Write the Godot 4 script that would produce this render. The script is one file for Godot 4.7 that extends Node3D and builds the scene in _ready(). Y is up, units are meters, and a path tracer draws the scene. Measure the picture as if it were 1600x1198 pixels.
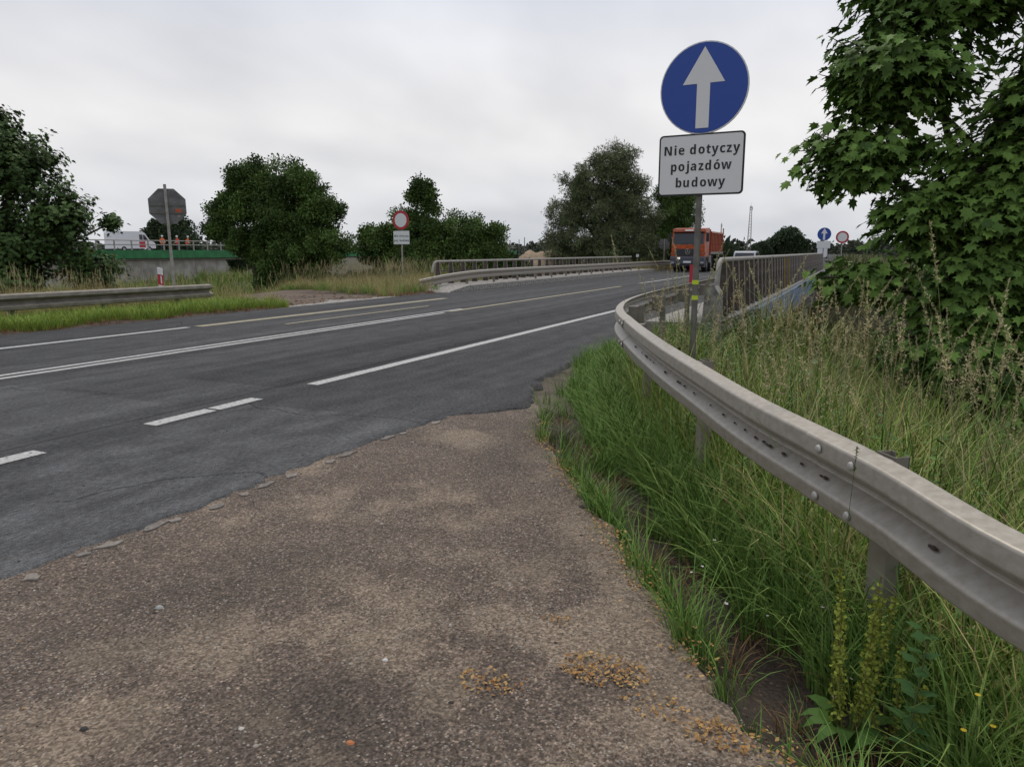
extends Node3D
# A road running on to a bridge under an overcast sky. The road runs along -z; y = 0 is its surface.

const EYE := Vector3(0, 1.45, 0)
var rng := RandomNumberGenerator.new()
var taken := {}
var nz := FastNoiseLite.new()
var M := {}
var rail_path: Array = []          # samples of the curved guardrail: [position of the top edge, distance along]

# ---------------------------------------------------------------- mesh helper
class MB:
	var v := PackedVector3Array()
	var n := PackedVector3Array()
	var c := PackedColorArray()
	var u := PackedVector2Array()
	var ix := PackedInt32Array()
	var col := Color.WHITE
	func vert(p: Vector3, nn: Vector3, uv := Vector2.ZERO) -> int:
		v.append(p); n.append(nn); c.append(col); u.append(uv)
		return v.size() - 1
	func tri_i(a: int, b: int, d: int) -> void:       # counter-clockwise seen from the front
		ix.append(a); ix.append(d); ix.append(b)
	func quad(a: Vector3, b: Vector3, d: Vector3, e: Vector3) -> void:
		var nn := (b - a).cross(d - a)
		if nn.length_squared() < 1e-14:
			nn = (d - a).cross(e - a)
		nn = nn.normalized()
		var i := vert(a, nn, Vector2(0, 0)); vert(b, nn, Vector2(1, 0)); vert(d, nn, Vector2(1, 1)); vert(e, nn, Vector2(0, 1))
		tri_i(i, i + 1, i + 2); tri_i(i, i + 2, i + 3)
	func tri(a: Vector3, b: Vector3, d: Vector3) -> void:
		var nn := (b - a).cross(d - a).normalized()
		var i := vert(a, nn); vert(b, nn); vert(d, nn)
		tri_i(i, i + 1, i + 2)
	func box(at: Vector3, size: Vector3, bs := Basis.IDENTITY) -> void:
		var h := size * 0.5
		var p := []
		for k in 8:
			p.append(at + bs * Vector3(h.x * (1 if k & 1 else -1), h.y * (1 if k & 2 else -1), h.z * (1 if k & 4 else -1)))
		quad(p[4], p[5], p[7], p[6]); quad(p[1], p[0], p[2], p[3]); quad(p[5], p[1], p[3], p[7])
		quad(p[0], p[4], p[6], p[2]); quad(p[6], p[7], p[3], p[2]); quad(p[0], p[1], p[5], p[4])
	func bar(a: Vector3, b: Vector3, w: float, d: float, up := Vector3.UP) -> void:
		var z := (b - a).normalized()
		var x := up.cross(z)
		x = x.normalized() if x.length() > 0.01 else Vector3.RIGHT
		box((a + b) * 0.5, Vector3(w, d, a.distance_to(b)), Basis(x, z.cross(x), z))
	func tube(pts: Array, radii: Array, sides := 8, caps := true) -> void:
		var x := Vector3.ZERO
		var base := v.size()
		for k in pts.size():
			var t: Vector3 = (pts[mini(k + 1, pts.size() - 1)] - pts[maxi(k - 1, 0)]).normalized()
			if k == 0:
				x = t.cross(Vector3.UP if absf(t.y) < 0.9 else Vector3.RIGHT).normalized()
			else:
				x = (x - t * x.dot(t)).normalized()
			var y := t.cross(x)
			for s in sides + 1:
				var a := TAU * s / sides
				var d := x * cos(a) + y * sin(a)
				vert(pts[k] + d * radii[k], d, Vector2(float(s) / sides, k))
		for k in pts.size() - 1:
			for s in sides:
				var a := base + k * (sides + 1) + s
				tri_i(a, a + 1, a + sides + 2); tri_i(a, a + sides + 2, a + sides + 1)
		if caps:
			for e in [0, pts.size() - 1]:
				var nn: Vector3 = (pts[e] - pts[1 if e == 0 else e - 1]).normalized()
				var m := vert(pts[e], nn)
				var first := v.size()
				for s in sides + 1:
					vert(v[base + e * (sides + 1) + s], nn)
				for s in sides:
					if e == 0: tri_i(m, first + s + 1, first + s)
					else: tri_i(m, first + s, first + s + 1)
	func lathe(prof: Array, sides: int, xf: Transform3D) -> void:   # prof: Vector2(radius, height), from low to high
		for k in prof.size() - 1:
			var a: Vector2 = prof[k]
			var b: Vector2 = prof[k + 1]
			var nr := Vector2(b.y - a.y, a.x - b.x).normalized()
			var base := v.size()
			for s in sides + 1:
				var t := TAU * s / sides
				var d := Vector3(cos(t), 0, sin(t))
				var nn := (xf.basis * (d * nr.x + Vector3.UP * nr.y)).normalized()
				vert(xf * (d * a.x + Vector3.UP * a.y), nn); vert(xf * (d * b.x + Vector3.UP * b.y), nn)
			for s in sides:
				var i := base + s * 2
				tri_i(i, i + 1, i + 3); tri_i(i, i + 3, i + 2)
	func prism(poly: PackedVector2Array, z0: float, z1: float, xf := Transform3D.IDENTITY) -> void:
		var p := poly.duplicate()
		if Geometry2D.is_polygon_clockwise(p):
			p.reverse()
		var t := Geometry2D.triangulate_polygon(p)
		for k in range(0, t.size(), 3):
			var a: Vector2 = p[t[k]]
			var b: Vector2 = p[t[k + 1]]
			var d: Vector2 = p[t[k + 2]]
			if (b - a).cross(d - a) < 0.0:
				var q := b; b = d; d = q
			tri(xf * Vector3(a.x, a.y, z1), xf * Vector3(b.x, b.y, z1), xf * Vector3(d.x, d.y, z1))
			tri(xf * Vector3(a.x, a.y, z0), xf * Vector3(d.x, d.y, z0), xf * Vector3(b.x, b.y, z0))
		for k in p.size():
			var a: Vector2 = p[k]
			var b: Vector2 = p[(k + 1) % p.size()]
			quad(xf * Vector3(a.x, a.y, z0), xf * Vector3(b.x, b.y, z0), xf * Vector3(b.x, b.y, z1), xf * Vector3(a.x, a.y, z1))
	func mesh(m: Material = null) -> ArrayMesh:
		var a := []
		a.resize(Mesh.ARRAY_MAX)
		a[Mesh.ARRAY_VERTEX] = v; a[Mesh.ARRAY_NORMAL] = n; a[Mesh.ARRAY_COLOR] = c; a[Mesh.ARRAY_TEX_UV] = u; a[Mesh.ARRAY_INDEX] = ix
		var r := ArrayMesh.new()
		r.add_surface_from_arrays(Mesh.PRIMITIVE_TRIANGLES, a)
		if m: r.surface_set_material(0, m)
		return r

# ---------------------------------------------------------------- node helpers
func numbered(called: String, under: Node) -> String:
	var k := str(under.get_instance_id()) + called
	taken[k] = taken.get(k, -1) + 1
	return called if taken[k] == 0 else "%s_%03d" % [called, taken[k]]
func thing(called: String, label: String, category: String, at := Vector3.ZERO, turn := 0.0, group := "") -> Node3D:
	var o := Node3D.new()
	o.name = numbered(called, self); add_child(o, true)
	o.position = at; o.rotation.y = turn
	tag(o, label, category, group)
	return o
func tag(o: Node, label: String, category: String, group := "", kind := "") -> Node:
	o.set_meta("label", label); o.set_meta("category", category)
	if group: o.set_meta("group", group)
	if kind: o.set_meta("kind", kind)
	return o
func part(under: Node, called: String, mesh: Mesh, m: Material, at := Vector3.ZERO) -> MeshInstance3D:
	var o := MeshInstance3D.new()
	o.name = numbered(called, under); o.mesh = mesh; o.material_override = m; o.position = at
	under.add_child(o, true)
	return o
func structure(called: String, mesh: Mesh, m: Material, label := "") -> MeshInstance3D:
	var o := part(self, called, mesh, m)
	o.set_meta("kind", "structure")
	if label: o.set_meta("label", label)
	return o
func another(o: Node3D, at: Vector3, turn: float, label: String) -> Node3D:
	var r: Node3D = o.duplicate()
	r.name = numbered(String(o.name).rstrip("_0123456789"), self); add_child(r, true)
	r.position = at; r.rotation.y = turn
	r.set_meta("label", label)
	return r
func many(under: Node, called: String, mesh: Mesh, m: Material, xf: Array, cols: Array) -> MultiMeshInstance3D:
	var mm := MultiMesh.new()
	mm.transform_format = MultiMesh.TRANSFORM_3D
	mm.use_colors = true
	mm.mesh = mesh
	mm.instance_count = xf.size()
	for k in xf.size():
		mm.set_instance_transform(k, xf[k]); mm.set_instance_color(k, cols[k])
	var o := MultiMeshInstance3D.new()
	o.name = numbered(called, under); o.multimesh = mm; o.material_override = m
	under.add_child(o, true)
	return o

# ---------------------------------------------------------------- materials
func lin(r: float, g: float, b: float) -> Color:
	return Color(r, g, b).linear_to_srgb()
func mat(c: Color, rough := 0.8, metal := 0.0, tex: Texture2D = null, scale := 1.0) -> StandardMaterial3D:
	var m := StandardMaterial3D.new()
	m.albedo_color = c; m.roughness = rough; m.metallic = metal
	if tex:
		m.albedo_texture = tex
		m.uv1_triplanar = true; m.uv1_world_triplanar = true
		m.uv1_scale = Vector3.ONE * scale
	return m
func plant(backlight := 0.3, rough := 0.55) -> StandardMaterial3D:
	var m := StandardMaterial3D.new()
	m.vertex_color_use_as_albedo = true
	m.roughness = rough
	m.metallic_specular = 0.22
	m.backlight = Color(backlight, backlight, backlight * 0.6)
	m.cull_mode = BaseMaterial3D.CULL_DISABLED
	return m
func noise(seed_: int, freq: float, octaves := 4, type := FastNoiseLite.TYPE_SIMPLEX_SMOOTH) -> FastNoiseLite:
	var f := FastNoiseLite.new()
	f.seed = seed_; f.frequency = freq; f.noise_type = type
	f.fractal_type = FastNoiseLite.FRACTAL_FBM if octaves > 1 else FastNoiseLite.FRACTAL_NONE
	f.fractal_octaves = octaves
	return f
func bytes_of(f: FastNoiseLite, w: int, h: int) -> PackedByteArray:
	var im := f.get_image(w, h)
	im.convert(Image.FORMAT_L8)
	return im.get_data()
func tile(f: FastNoiseLite, size: int, lo: Color, hi: Color) -> ImageTexture:
	var im := f.get_seamless_image(size, size)
	im.convert(Image.FORMAT_L8)
	var b := im.get_data()
	var lut := []
	for k in 256:
		lut.append(lo.lerp(hi, k / 255.0))
	var o := PackedByteArray(); o.resize(size * size * 3)
	for k in size * size:
		var q: Color = lut[b[k]]
		o[k * 3] = q.r8; o[k * 3 + 1] = q.g8; o[k * 3 + 2] = q.b8
	return ImageTexture.create_from_image(Image.create_from_data(size, size, false, Image.FORMAT_RGB8, o))
func grey_tile(f: FastNoiseLite, size: int) -> ImageTexture:
	var im := f.get_seamless_image(size, size)
	im.convert(Image.FORMAT_L8)
	return ImageTexture.create_from_image(im)

# ---------------------------------------------------------------- the lie of the land
const RAIL := [Vector3(2.1, 0.62, -0.95), Vector3(1.3, 0.65, -1.48), Vector3(0.85, 0.67, -1.86), Vector3(0.46, 0.70, -2.28), Vector3(0.16, 0.74, -2.76), Vector3(-0.33, 0.78, -3.46), Vector3(-0.72, 0.80, -4.18), Vector3(-1.17, 0.83, -5.02), Vector3(-1.72, 0.86, -6.2), Vector3(-2.18, 0.87, -7.4), Vector3(-2.45, 0.88, -8.6), Vector3(-2.64, 0.88, -10.4), Vector3(-2.7, 0.88, -12.2), Vector3(-2.75, 0.88, -14.8), Vector3(-2.75, 0.9, -20), Vector3(-2.75, 0.9, -51)]
const BOUND := [Vector2(-7.6, -3.4), Vector2(-7.0, -3.1), Vector2(-6.3, -2.62), Vector2(-5.27, -2.2), Vector2(-4.5, -1.7), Vector2(-3.99, -1.35), Vector2(-3.22, -0.86), Vector2(-2.8, -0.58), Vector2(-2.33, -0.31), Vector2(-2.05, -0.06), Vector2(-1.2, 0.62), Vector2(3.0, 3.0)]
const EDGE := [Vector2(-60, -3.45), Vector2(-13, -3.45), Vector2(-11, -3.5), Vector2(-7.8, -3.3), Vector2(-6.9, -3.0), Vector2(-6.25, -2.78), Vector2(-5.6, -3.22), Vector2(-4.7, -3.35), Vector2(-3.2, -3.38), Vector2(10, -3.36)]
func along(t: Array, z: float) -> float:
	if z <= t[0].x: return t[0].y
	for k in t.size() - 1:
		if z <= t[k + 1].x:
			return lerpf(t[k].y, t[k + 1].y, (z - t[k].x) / (t[k + 1].x - t[k].x))
	return t[-1].y
func rail_x(z: float) -> float:
	if z > RAIL[0].z: return RAIL[0].x + (z - RAIL[0].z) * 1.6
	for k in RAIL.size() - 1:
		if z >= RAIL[k + 1].z:
			return lerpf(RAIL[k].x, RAIL[k + 1].x, (z - RAIL[k].z) / (RAIL[k + 1].z - RAIL[k].z))
	return -2.75
func ground_y(x: float, z: float) -> float:
	var y := 0.0
	if z > -56.0 or absf(x + 8.4) > 5.6:
		if x < -13.5:
			var out := -13.5 - x
			y = 0.04 * minf(out, 1.0) + nz.get_noise_2d(x * 9, z * 9) * 0.05
			y -= smoothstep(5.0, 16.0, out) * 2.4
			if z > -20.5 and z < -14.8:     # the dirt track
				y -= 0.05
		elif x > -3.4:
			var b := along(BOUND, z)
			var r := rail_x(z)
			if z < -7.3: b = -3.45
			if x < b:
				y = -0.06
			elif x < r:
				var t := (x - b) / maxf(r - b, 0.05)
				y = lerpf(-0.05, -0.1, t) - 0.13 * sin(PI * t) * smoothstep(-6.0, -4.4, z) + nz.get_noise_2d(x * 25, z * 25) * 0.035
			else:
				y = -0.1 - smoothstep(0.6, 11.0, x - r) * 3.6 + nz.get_noise_2d(x * 10, z * 10) * 0.06 * minf(x - r, 1.0)
		else:
			y = -0.09
	if z < -50.0:
		y = lerpf(y, -0.12 - smoothstep(8.0, 22.0, absf(x + 8.4)) * 1.6, smoothstep(-50.0, -56.0, z))
	var drift := minf(0.0, x + 16.0) * 0.75
	var z0 := lerpf(-16.0, -29.5, smoothstep(-3.0, -13.0, x)) + drift + 4.5 * smoothstep(-2.6, 0.5, x)
	var cut := smoothstep(z0, z0 - 9.0, z) * (1.0 - smoothstep(-45.0 + drift, -53.0 + drift, z))
	y = lerpf(y, -5.2, cut)
	if x > 30 or x < -110 or z < -130 or z > 40:
		y -= 0.3
	return y
func P(x: float, z: float, up := 0.0) -> Vector3:
	return Vector3(x, ground_y(x, z) + up, z)
func track(x: float, z: float) -> bool:
	var w := nz.get_noise_2d(x * 14, z * 14) * 0.7
	return x < -13.4 and x > -24.0 and z < -15.3 + w - (x + 13.5) * 0.06 and z > -20.2 + w + (x + 13.5) * 0.25

func _ready() -> void:
	rng.seed = 20240611
	nz.seed = 5; nz.frequency = 0.05
	nz.fractal_octaves = 3
	set_camera_and_light()
	make_materials()
	build_ground()
	build_road()
	build_pull_off()
	build_bridge()
	build_curved_rail()
	build_road_signs()
	build_far_side()
	build_vehicles()
	build_trees()
	build_grass()
	build_small_things()

func set_camera_and_light() -> void:
	var cam := Camera3D.new()
	cam.name = "camera"
	cam.fov = 55.03; cam.near = 0.05; cam.far = 4000.0
	cam.position = EYE
	cam.rotation = Vector3(-deg_to_rad(10.2), deg_to_rad(25.0), 0)
	add_child(cam)
	cam.current = true
	var w := 1024
	var h := 512
	var cloud := noise(11, 0.9, 5)
	var wide := noise(23, 0.45, 3)
	var im := Image.create_empty(w, h, false, Image.FORMAT_RGBF)
	for j in h:
		var el := (0.5 - (j + 0.5) / h) * PI
		for i in w:
			var az := (i + 0.5) / w * TAU
			var c := Color(0.16, 0.16, 0.15)
			if el > -0.02:
				var s := maxf(sin(el), 0.0)
				var d := Vector3(cos(az) * cos(el), sin(el), sin(az) * cos(el))
				var q := Vector3(d.x, 0, d.z) / (s + 0.22) * 1.3      # a flat sheet of cloud overhead
				var a := cloud.get_noise_3d(q.x, q.z * 1.7, 3.0)
				var b := wide.get_noise_3d(q.x + 7.0, q.z, 9.0)
				var low := Color(0.60, 0.615, 0.645)
				var mid := Color(0.74, 0.735, 0.745)
				var high := Color(0.575, 0.615, 0.71)
				c = low.lerp(mid, smoothstep(0.0, 0.17, s)).lerp(high, smoothstep(0.14, 0.42, s))
				var k := 1.0 + 0.17 * a + 0.15 * b
				c = Color(c.r * k, c.g * lerpf(k, 1.0, 0.06), c.b * lerpf(k, 1.0, 0.16))
			im.set_pixel(i, j, c)
	var pano := PanoramaSkyMaterial.new()
	pano.panorama = ImageTexture.create_from_image(im)
	var sky := Sky.new()
	sky.sky_material = pano
	var env := Environment.new()
	env.background_mode = Environment.BG_SKY
	env.sky = sky
	env.tonemap_mode = Environment.TONE_MAPPER_LINEAR
	env.tonemap_exposure = 1.12
	env.sdfgi_enabled = true; env.ssao_enabled = true; env.ssil_enabled = true
	var we := WorldEnvironment.new()
	we.name = "world_environment"
	we.environment = env
	add_child(we)
	var sun := DirectionalLight3D.new()
	sun.name = "sun"
	sun.light_energy = 0.45; sun.light_color = Color(1.0, 0.96, 0.9)
	sun.light_angular_distance = 25.0
	sun.shadow_enabled = true
	sun.rotation_degrees = Vector3(-58, 200, 0)
	add_child(sun)

func make_materials() -> void:
	var speck := tile(noise(3, 0.02, 5), 512, Color(0.62, 0.62, 0.62), Color(1.25, 1.25, 1.25))
	var streak := tile(noise(8, 0.012, 4), 512, Color(0.72, 0.71, 0.69), Color(1, 1, 1))
	M.streak = streak
	var grime := noise(17, 0.03, 6)
	grime.fractal_gain = 0.62
	M.galv = mat(lin(0.39, 0.365, 0.325), 0.45, 0.3, tile(grime, 512, Color(0.8, 0.78, 0.74), Color(1.02, 1.02, 1.02)), 1.2)
	M.old_galv = mat(lin(0.3, 0.27, 0.225), 0.65, 0.1, streak, 0.6)
	M.post_steel = mat(lin(0.2, 0.19, 0.17), 0.6, 0.3, streak, 1.3)
	M.sign_back = mat(lin(0.19, 0.19, 0.19), 0.55, 0.3, streak, 0.8)
	M.bolt = mat(lin(0.42, 0.4, 0.37), 0.45, 0.4)
	M.dark_brown = mat(lin(0.045, 0.034, 0.028), 0.95)
	M.concrete = mat(lin(0.33, 0.31, 0.28), 0.95, 0.0, speck, 0.7)
	M.wall = mat(lin(0.47, 0.45, 0.42), 0.95, 0.0, streak, 0.12)
	M.plate = mat(lin(0.125, 0.1, 0.085), 0.85, 0.0, streak, 1.2)
	M.flange = mat(lin(0.42, 0.4, 0.37), 0.7, 0.0, streak, 1.0)
	M.yellow_paint = mat(lin(0.5, 0.36, 0.08), 0.7)
	M.blue_paint = mat(lin(0.15, 0.235, 0.36), 0.65, 0.0, streak, 0.8)
	M.green_paint = mat(lin(0.022, 0.23, 0.07), 0.5, 0.0, streak, 0.15)
	M.sign_blue = mat(lin(0.008, 0.055, 0.31), 0.45)
	M.sign_white = mat(lin(0.68, 0.67, 0.66), 0.5)
	M.sign_far_white = mat(lin(0.66, 0.68, 0.68), 0.5)
	M.sign_red = mat(lin(0.42, 0.02, 0.035), 0.45)
	M.black = mat(lin(0.012, 0.012, 0.013), 0.55)
	M.white = mat(lin(0.7, 0.7, 0.7), 0.5)
	M.lime = mat(lin(0.5, 0.62, 0.03), 0.6)
	M.orange = mat(lin(0.58, 0.105, 0.022), 0.35, 0.0, streak, 0.5)
	M.body_orange = mat(lin(0.44, 0.1, 0.04), 0.6, 0.0, streak, 0.8)
	M.dark_panel = mat(lin(0.022, 0.023, 0.03), 0.5)
	M.bumper = mat(lin(0.06, 0.062, 0.08), 0.5)
	M.rubber = mat(lin(0.016, 0.016, 0.016), 0.9)
	M.chassis = mat(lin(0.05, 0.048, 0.045), 0.8)
	M.dusty = mat(lin(0.27, 0.25, 0.23), 0.8)
	M.glass = mat(lin(0.02, 0.024, 0.028), 0.08)
	M.lamp = mat(lin(0.8, 0.8, 0.8), 0.2)
	M.lamp.emission_enabled = true
	M.lamp.emission = Color(1, 0.97, 0.9); M.lamp.emission_energy_multiplier = 0.5
	M.van_white = mat(lin(0.66, 0.67, 0.7), 0.35)
	M.silver = mat(lin(0.33, 0.34, 0.36), 0.3, 0.4)
	M.hi_vis = mat(lin(0.62, 0.13, 0.03), 0.8)
	M.bark = mat(lin(0.075, 0.062, 0.048), 0.95, 0.0, speck, 2.0)
	M.leaf = plant(0.35)
	M.blade = plant(0.35, 0.5)
	M.dry = plant(0.25, 0.8)
	var sp := plant(0.0, 0.9)
	M.stone = sp
	M.tint = StandardMaterial3D.new()
	M.tint.vertex_color_use_as_albedo = true
	M.tint.roughness = 0.8

# ---------------------------------------------------------------- ground, road, pull-off
func build_ground() -> void:
	var xs := []
	var zs := []
	for e in [2400.0, 1200.0, 600.0, 320.0, 200.0, 150.0, 125.0, 105.0, 90.0, 78.0, 70.0, 62.0, 56.0, 50.0, 45.0, 40.0, 36.0, 33.0]: xs.append(-e)
	var x := -30.0
	while x < -14.0: xs.append(x); x += 0.5
	xs.append_array([-13.9, -13.6, -13.5, -13.4, -11.0, -8.0, -6.0, -4.5, -3.7, -3.5])
	x = -3.42
	while x < 2.0: xs.append(x); x += 0.075
	while x < 14.0: xs.append(x); x += 0.5
	for e in [17.0, 22.0, 30.0, 42.0, 60.0, 100.0, 180.0, 400.0, 900.0, 2400.0]: xs.append(e)
	for e in [2600.0, 1400.0, 800.0, 500.0, 320.0, 220.0, 160.0, 130.0, 110.0, 95.0, 85.0, 76.0, 70.0, 65.0, 60.0]: zs.append(-e)
	var z := -57.0
	while z < -12.0: zs.append(z); z += 0.6
	while z < -1.0: zs.append(z); z += 0.1
	while z < 8.0: zs.append(z); z += 0.7
	for e in [12.0, 20.0, 40.0, 90.0, 250.0, 700.0, 1500.0]: zs.append(e)
	var mb := MB.new()
	var soil := Color(0.085, 0.064, 0.046)
	var turf := Color(0.06, 0.07, 0.028)
	var dirt := Color(0.27, 0.2, 0.145)
	for j in zs.size():
		for i in xs.size():
			var p := P(xs[i], zs[j])
			var k := nz.get_noise_2d(p.x * 22, p.z * 22)
			var c := turf.lerp(Color(0.1, 0.085, 0.045), clampf(0.4 + k, 0, 1))
			if p.x > -3.5 and p.z > -14.0 and p.x < rail_x(p.z) + 0.5:
				c = soil.lerp(Color(0.13, 0.1, 0.075), clampf(0.3 + k, 0, 1))
				if p.x < -2.2 and p.z < -6.4:
					c = Color(0.25, 0.205, 0.16).lerp(c, clampf(0.2 + k, 0, 1))
			elif track(p.x, p.z):
				c = dirt.lerp(Color(0.15, 0.1, 0.075), clampf(0.35 + k * 1.8, 0, 1))
			elif p.x < -13.4 and p.x > -14.0 + k * 0.4 and p.z > -24.0:
				c = Color(0.16, 0.115, 0.085)
			mb.col = c
			mb.vert(p, Vector3.UP, Vector2(p.x, p.z))
	var w := xs.size()
	for j in zs.size() - 1:
		for i in w - 1:
			var a := j * w + i
			mb.tri_i(a, a + w, a + 1); mb.tri_i(a + 1, a + w, a + w + 1)
	for j in range(1, zs.size() - 1):
		for i in range(1, w - 1):
			var a := j * w + i
			var dx := mb.v[a + 1] - mb.v[a - 1]
			var dz := mb.v[a + w] - mb.v[a - w]
			mb.n[a] = dz.cross(dx).normalized()
	var m := mat(Color.WHITE, 1.0, 0.0, tile(noise(4, 0.03, 5), 512, Color(0.45, 0.44, 0.43), Color(1, 1, 1)), 2.6)
	m.vertex_color_use_as_albedo = true
	structure("ground", mb.mesh(), m)

func build_road() -> void:
	# asphalt: grey carpet with lighter wheel tracks, darker overlay strips, cracks and patches, over 10.4 m by 40 m
	var w := 1024
	var h := 2048
	var fine := bytes_of(noise(31, 0.35, 2), w, h)
	var mid := bytes_of(noise(32, 0.03, 4), w, h)
	var st := noise(33, 0.02, 3)
	var streaks := st.get_image(w, h / 16)
	streaks.convert(Image.FORMAT_L8)
	streaks.resize(w, h, Image.INTERPOLATE_CUBIC)
	var sb := streaks.get_data()
	var o := PackedByteArray(); o.resize(w * h * 3)
	var base := PackedFloat32Array()
	for i in w:
		var X := -13.7 + 10.4 * (i + 0.5) / w
		var g := 96.0
		for tr in [-10.9, -9.6, -7.9, -6.25]:            # polished by tyres
			g += 9.0 * exp(-pow((X - tr) / 0.33, 2.0))
		if X > -5.2: g += 3.0
		if absf(X + 5.62) < 0.012 or absf(X + 8.62) < 0.012: g -= 26.0   # joints between the paved strips
		base.append(g)
	for j in h:
		var Z := 2.0 - 40.0 * (j + 0.5) / h
		for i in w:
			var k := j * w + i
			var X := -13.7 + 10.4 * (i + 0.5) / w
			var g := base[i] + (fine[k] - 128) * 0.22 + (mid[k] - 128) * 0.09 + (sb[k] - 128) * 0.10
			if X < -5.5 and X > -8.6:
				if Z > -4.9 and Z < -3.5 and X > -8.4 and X < -6.0: g += 12.0      # old square patch
				elif Z < -6.0 and X > -7.0: g -= 13.0                   # fresher strip by the line
			elif X >= -5.2 and Z > -5.2 - (X + 5.2) * 0.1: g += 10.0 + (mid[k] - 128) * 0.07
			g = clampf(g, 20, 200)
			o[k * 3] = int(g); o[k * 3 + 1] = int(g + 0.5); o[k * 3 + 2] = int(g + 1.5)
	var im := Image.create_from_data(w, h, false, Image.FORMAT_RGB8, o)
	# cracks wander across and along the carriageway
	var cr := RandomNumberGenerator.new(); cr.seed = 77
	for q in [[-9.0, -5.0, 1.35, 3.6], [-5.35, -5.3, -0.35, 2.3], [-8.6, -4.2, 0.5, 3.0], [-12.4, -8.0, 1.5, 6.0], [-7.4, -6.6, 1.5, 9.0], [-6.9, -9.0, 1.45, 7.0], [-8.3, -12.0, 1.2, 6.0], [-10.6, -14.0, 1.5, 7.0], [-6.4, -15.0, 1.1, 4.0], [-4.2, -2.6, 0.9, 1.6], [-12.9, -5.0, 1.55, 8.0]]:
		var px: float = q[0]
		var pz: float = q[1]
		var a: float = q[2]
		var go: float = q[3]
		while go > 0.0:
			a = lerpf(a, q[2], 0.03) + cr.randf_range(-0.28, 0.28)
			px += cos(a) * 0.012; pz -= sin(a) * 0.012
			go -= 0.012
			var ci := int((px + 13.7) / 10.4 * w)
			var cj := int((2.0 - pz) / 40.0 * h)
			if ci > 1 and ci < w - 1 and cj > 1 and cj < h - 1:
				var dark := cr.randf_range(0.45, 0.8)
				im.set_pixel(ci, cj, im.get_pixel(ci, cj) * Color(dark, dark, dark))
	var m := StandardMaterial3D.new()
	m.albedo_texture = ImageTexture.create_from_image(im)
	m.roughness = 0.9
	m.metallic_specular = 0.25
	m.texture_repeat = true
	m.detail_enabled = true
	m.detail_albedo = tile(noise(36, 0.3, 2), 512, Color(0.5, 0.5, 0.5), Color(1.0, 1.0, 1.0))
	m.detail_blend_mode = BaseMaterial3D.BLEND_MODE_MUL
	m.detail_uv_layer = BaseMaterial3D.DETAIL_UV_2
	m.uv2_triplanar = true; m.uv2_world_triplanar = true
	m.uv2_scale = Vector3.ONE * 0.6
	m.heightmap_enabled = true
	m.heightmap_texture = ImageTexture.create_from_image(Image.create_from_data(w, h, false, Image.FORMAT_L8, fine))
	m.heightmap_scale = 0.25
	var mb := MB.new()
	var zs := []
	var z := 10.0
	while z > -16.0: zs.append(z); z -= 0.06 if z < 0.5 else 0.6
	while z > -60.0: zs.append(z); z -= 2.0
	zs.append_array([-80.0, -120.0, -200.0, -330.0])
	var jag := noise(61, 1.6, 4)
	var ragged := noise(65, 2.0, 3)
	for k in zs.size():
		z = zs[k]
		var e: float = along(EDGE, z) + (jag.get_noise_1d(z * 2.0) * 0.09 + ragged.get_noise_1d(z * 7.0) * 0.05 if z > -13.0 else 0.0)
		var l: float = -13.5 + (jag.get_noise_1d(z * 2.0 + 90.0) * 0.08 if z > -22.0 else 0.0)
		var v := (2.0 - z) / 40.0
		for p in [Vector3(l - 0.03, -0.07, z), Vector3(l, 0, z), Vector3((l + e) * 0.5, 0.0, z), Vector3(e, 0, z), Vector3(e + 0.012, -0.012, z), Vector3(e + 0.03, -0.07, z)]:
			mb.vert(p, Vector3.UP, Vector2((p.x + 13.7) / 10.4, v))
	for k in zs.size() - 1:
		for s in 5:
			var a := k * 6 + s
			mb.tri_i(a, a + 1, a + 7); mb.tri_i(a, a + 7, a + 6)
	structure("road", mb.mesh(), m)
	# painted lines, worn through in places
	var wear := noise(40, 0.05, 5)
	var paint := func(tint: Color) -> StandardMaterial3D:
		var pm := StandardMaterial3D.new()
		var wi := wear.get_seamless_image(512, 512)
		wi.convert(Image.FORMAT_L8)
		var wd := wi.get_data()
		var po := PackedByteArray(); po.resize(512 * 512 * 4)
		for k in 512 * 512:
			var q := 0.72 + 0.28 * wd[k] / 255.0
			po[k * 4] = int(tint.r8 * q); po[k * 4 + 1] = int(tint.g8 * q); po[k * 4 + 2] = int(tint.b8 * q)
			po[k * 4 + 3] = 255 if wd[k] > 46 else 0
		pm.albedo_texture = ImageTexture.create_from_image(Image.create_from_data(512, 512, false, Image.FORMAT_RGBA8, po))
		pm.transparency = BaseMaterial3D.TRANSPARENCY_ALPHA_SCISSOR
		pm.alpha_scissor_threshold = 0.5
		pm.roughness = 0.7
		pm.uv1_triplanar = true; pm.uv1_world_triplanar = true
		pm.uv1_scale = Vector3(0.9, 0.9, 0.9)
		return pm
	var white: Material = paint.call(lin(0.56, 0.56, 0.54))
	var cream: Material = paint.call(lin(0.42, 0.37, 0.24))
	var line := func(X: float, wd: float, z0: float, z1: float, pm: Material, label: String) -> void:
		var lb := MB.new()
		var zz := z0
		while zz > z1 + 0.001:
			var nx := maxf(z1, zz - 0.12)
			if zz < -20.0: nx = maxf(z1, zz - 3.0)
			var a := jag.get_noise_1d(zz * 5 + X * 50) * 0.012
			var b := jag.get_noise_1d(nx * 5 + X * 50) * 0.012
			lb.quad(Vector3(X - wd / 2 + a, 0.004, zz), Vector3(X + wd / 2 + a, 0.004, zz), Vector3(X + wd / 2 + b, 0.004, nx), Vector3(X - wd / 2 + b, 0.004, nx))
			zz = nx
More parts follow.
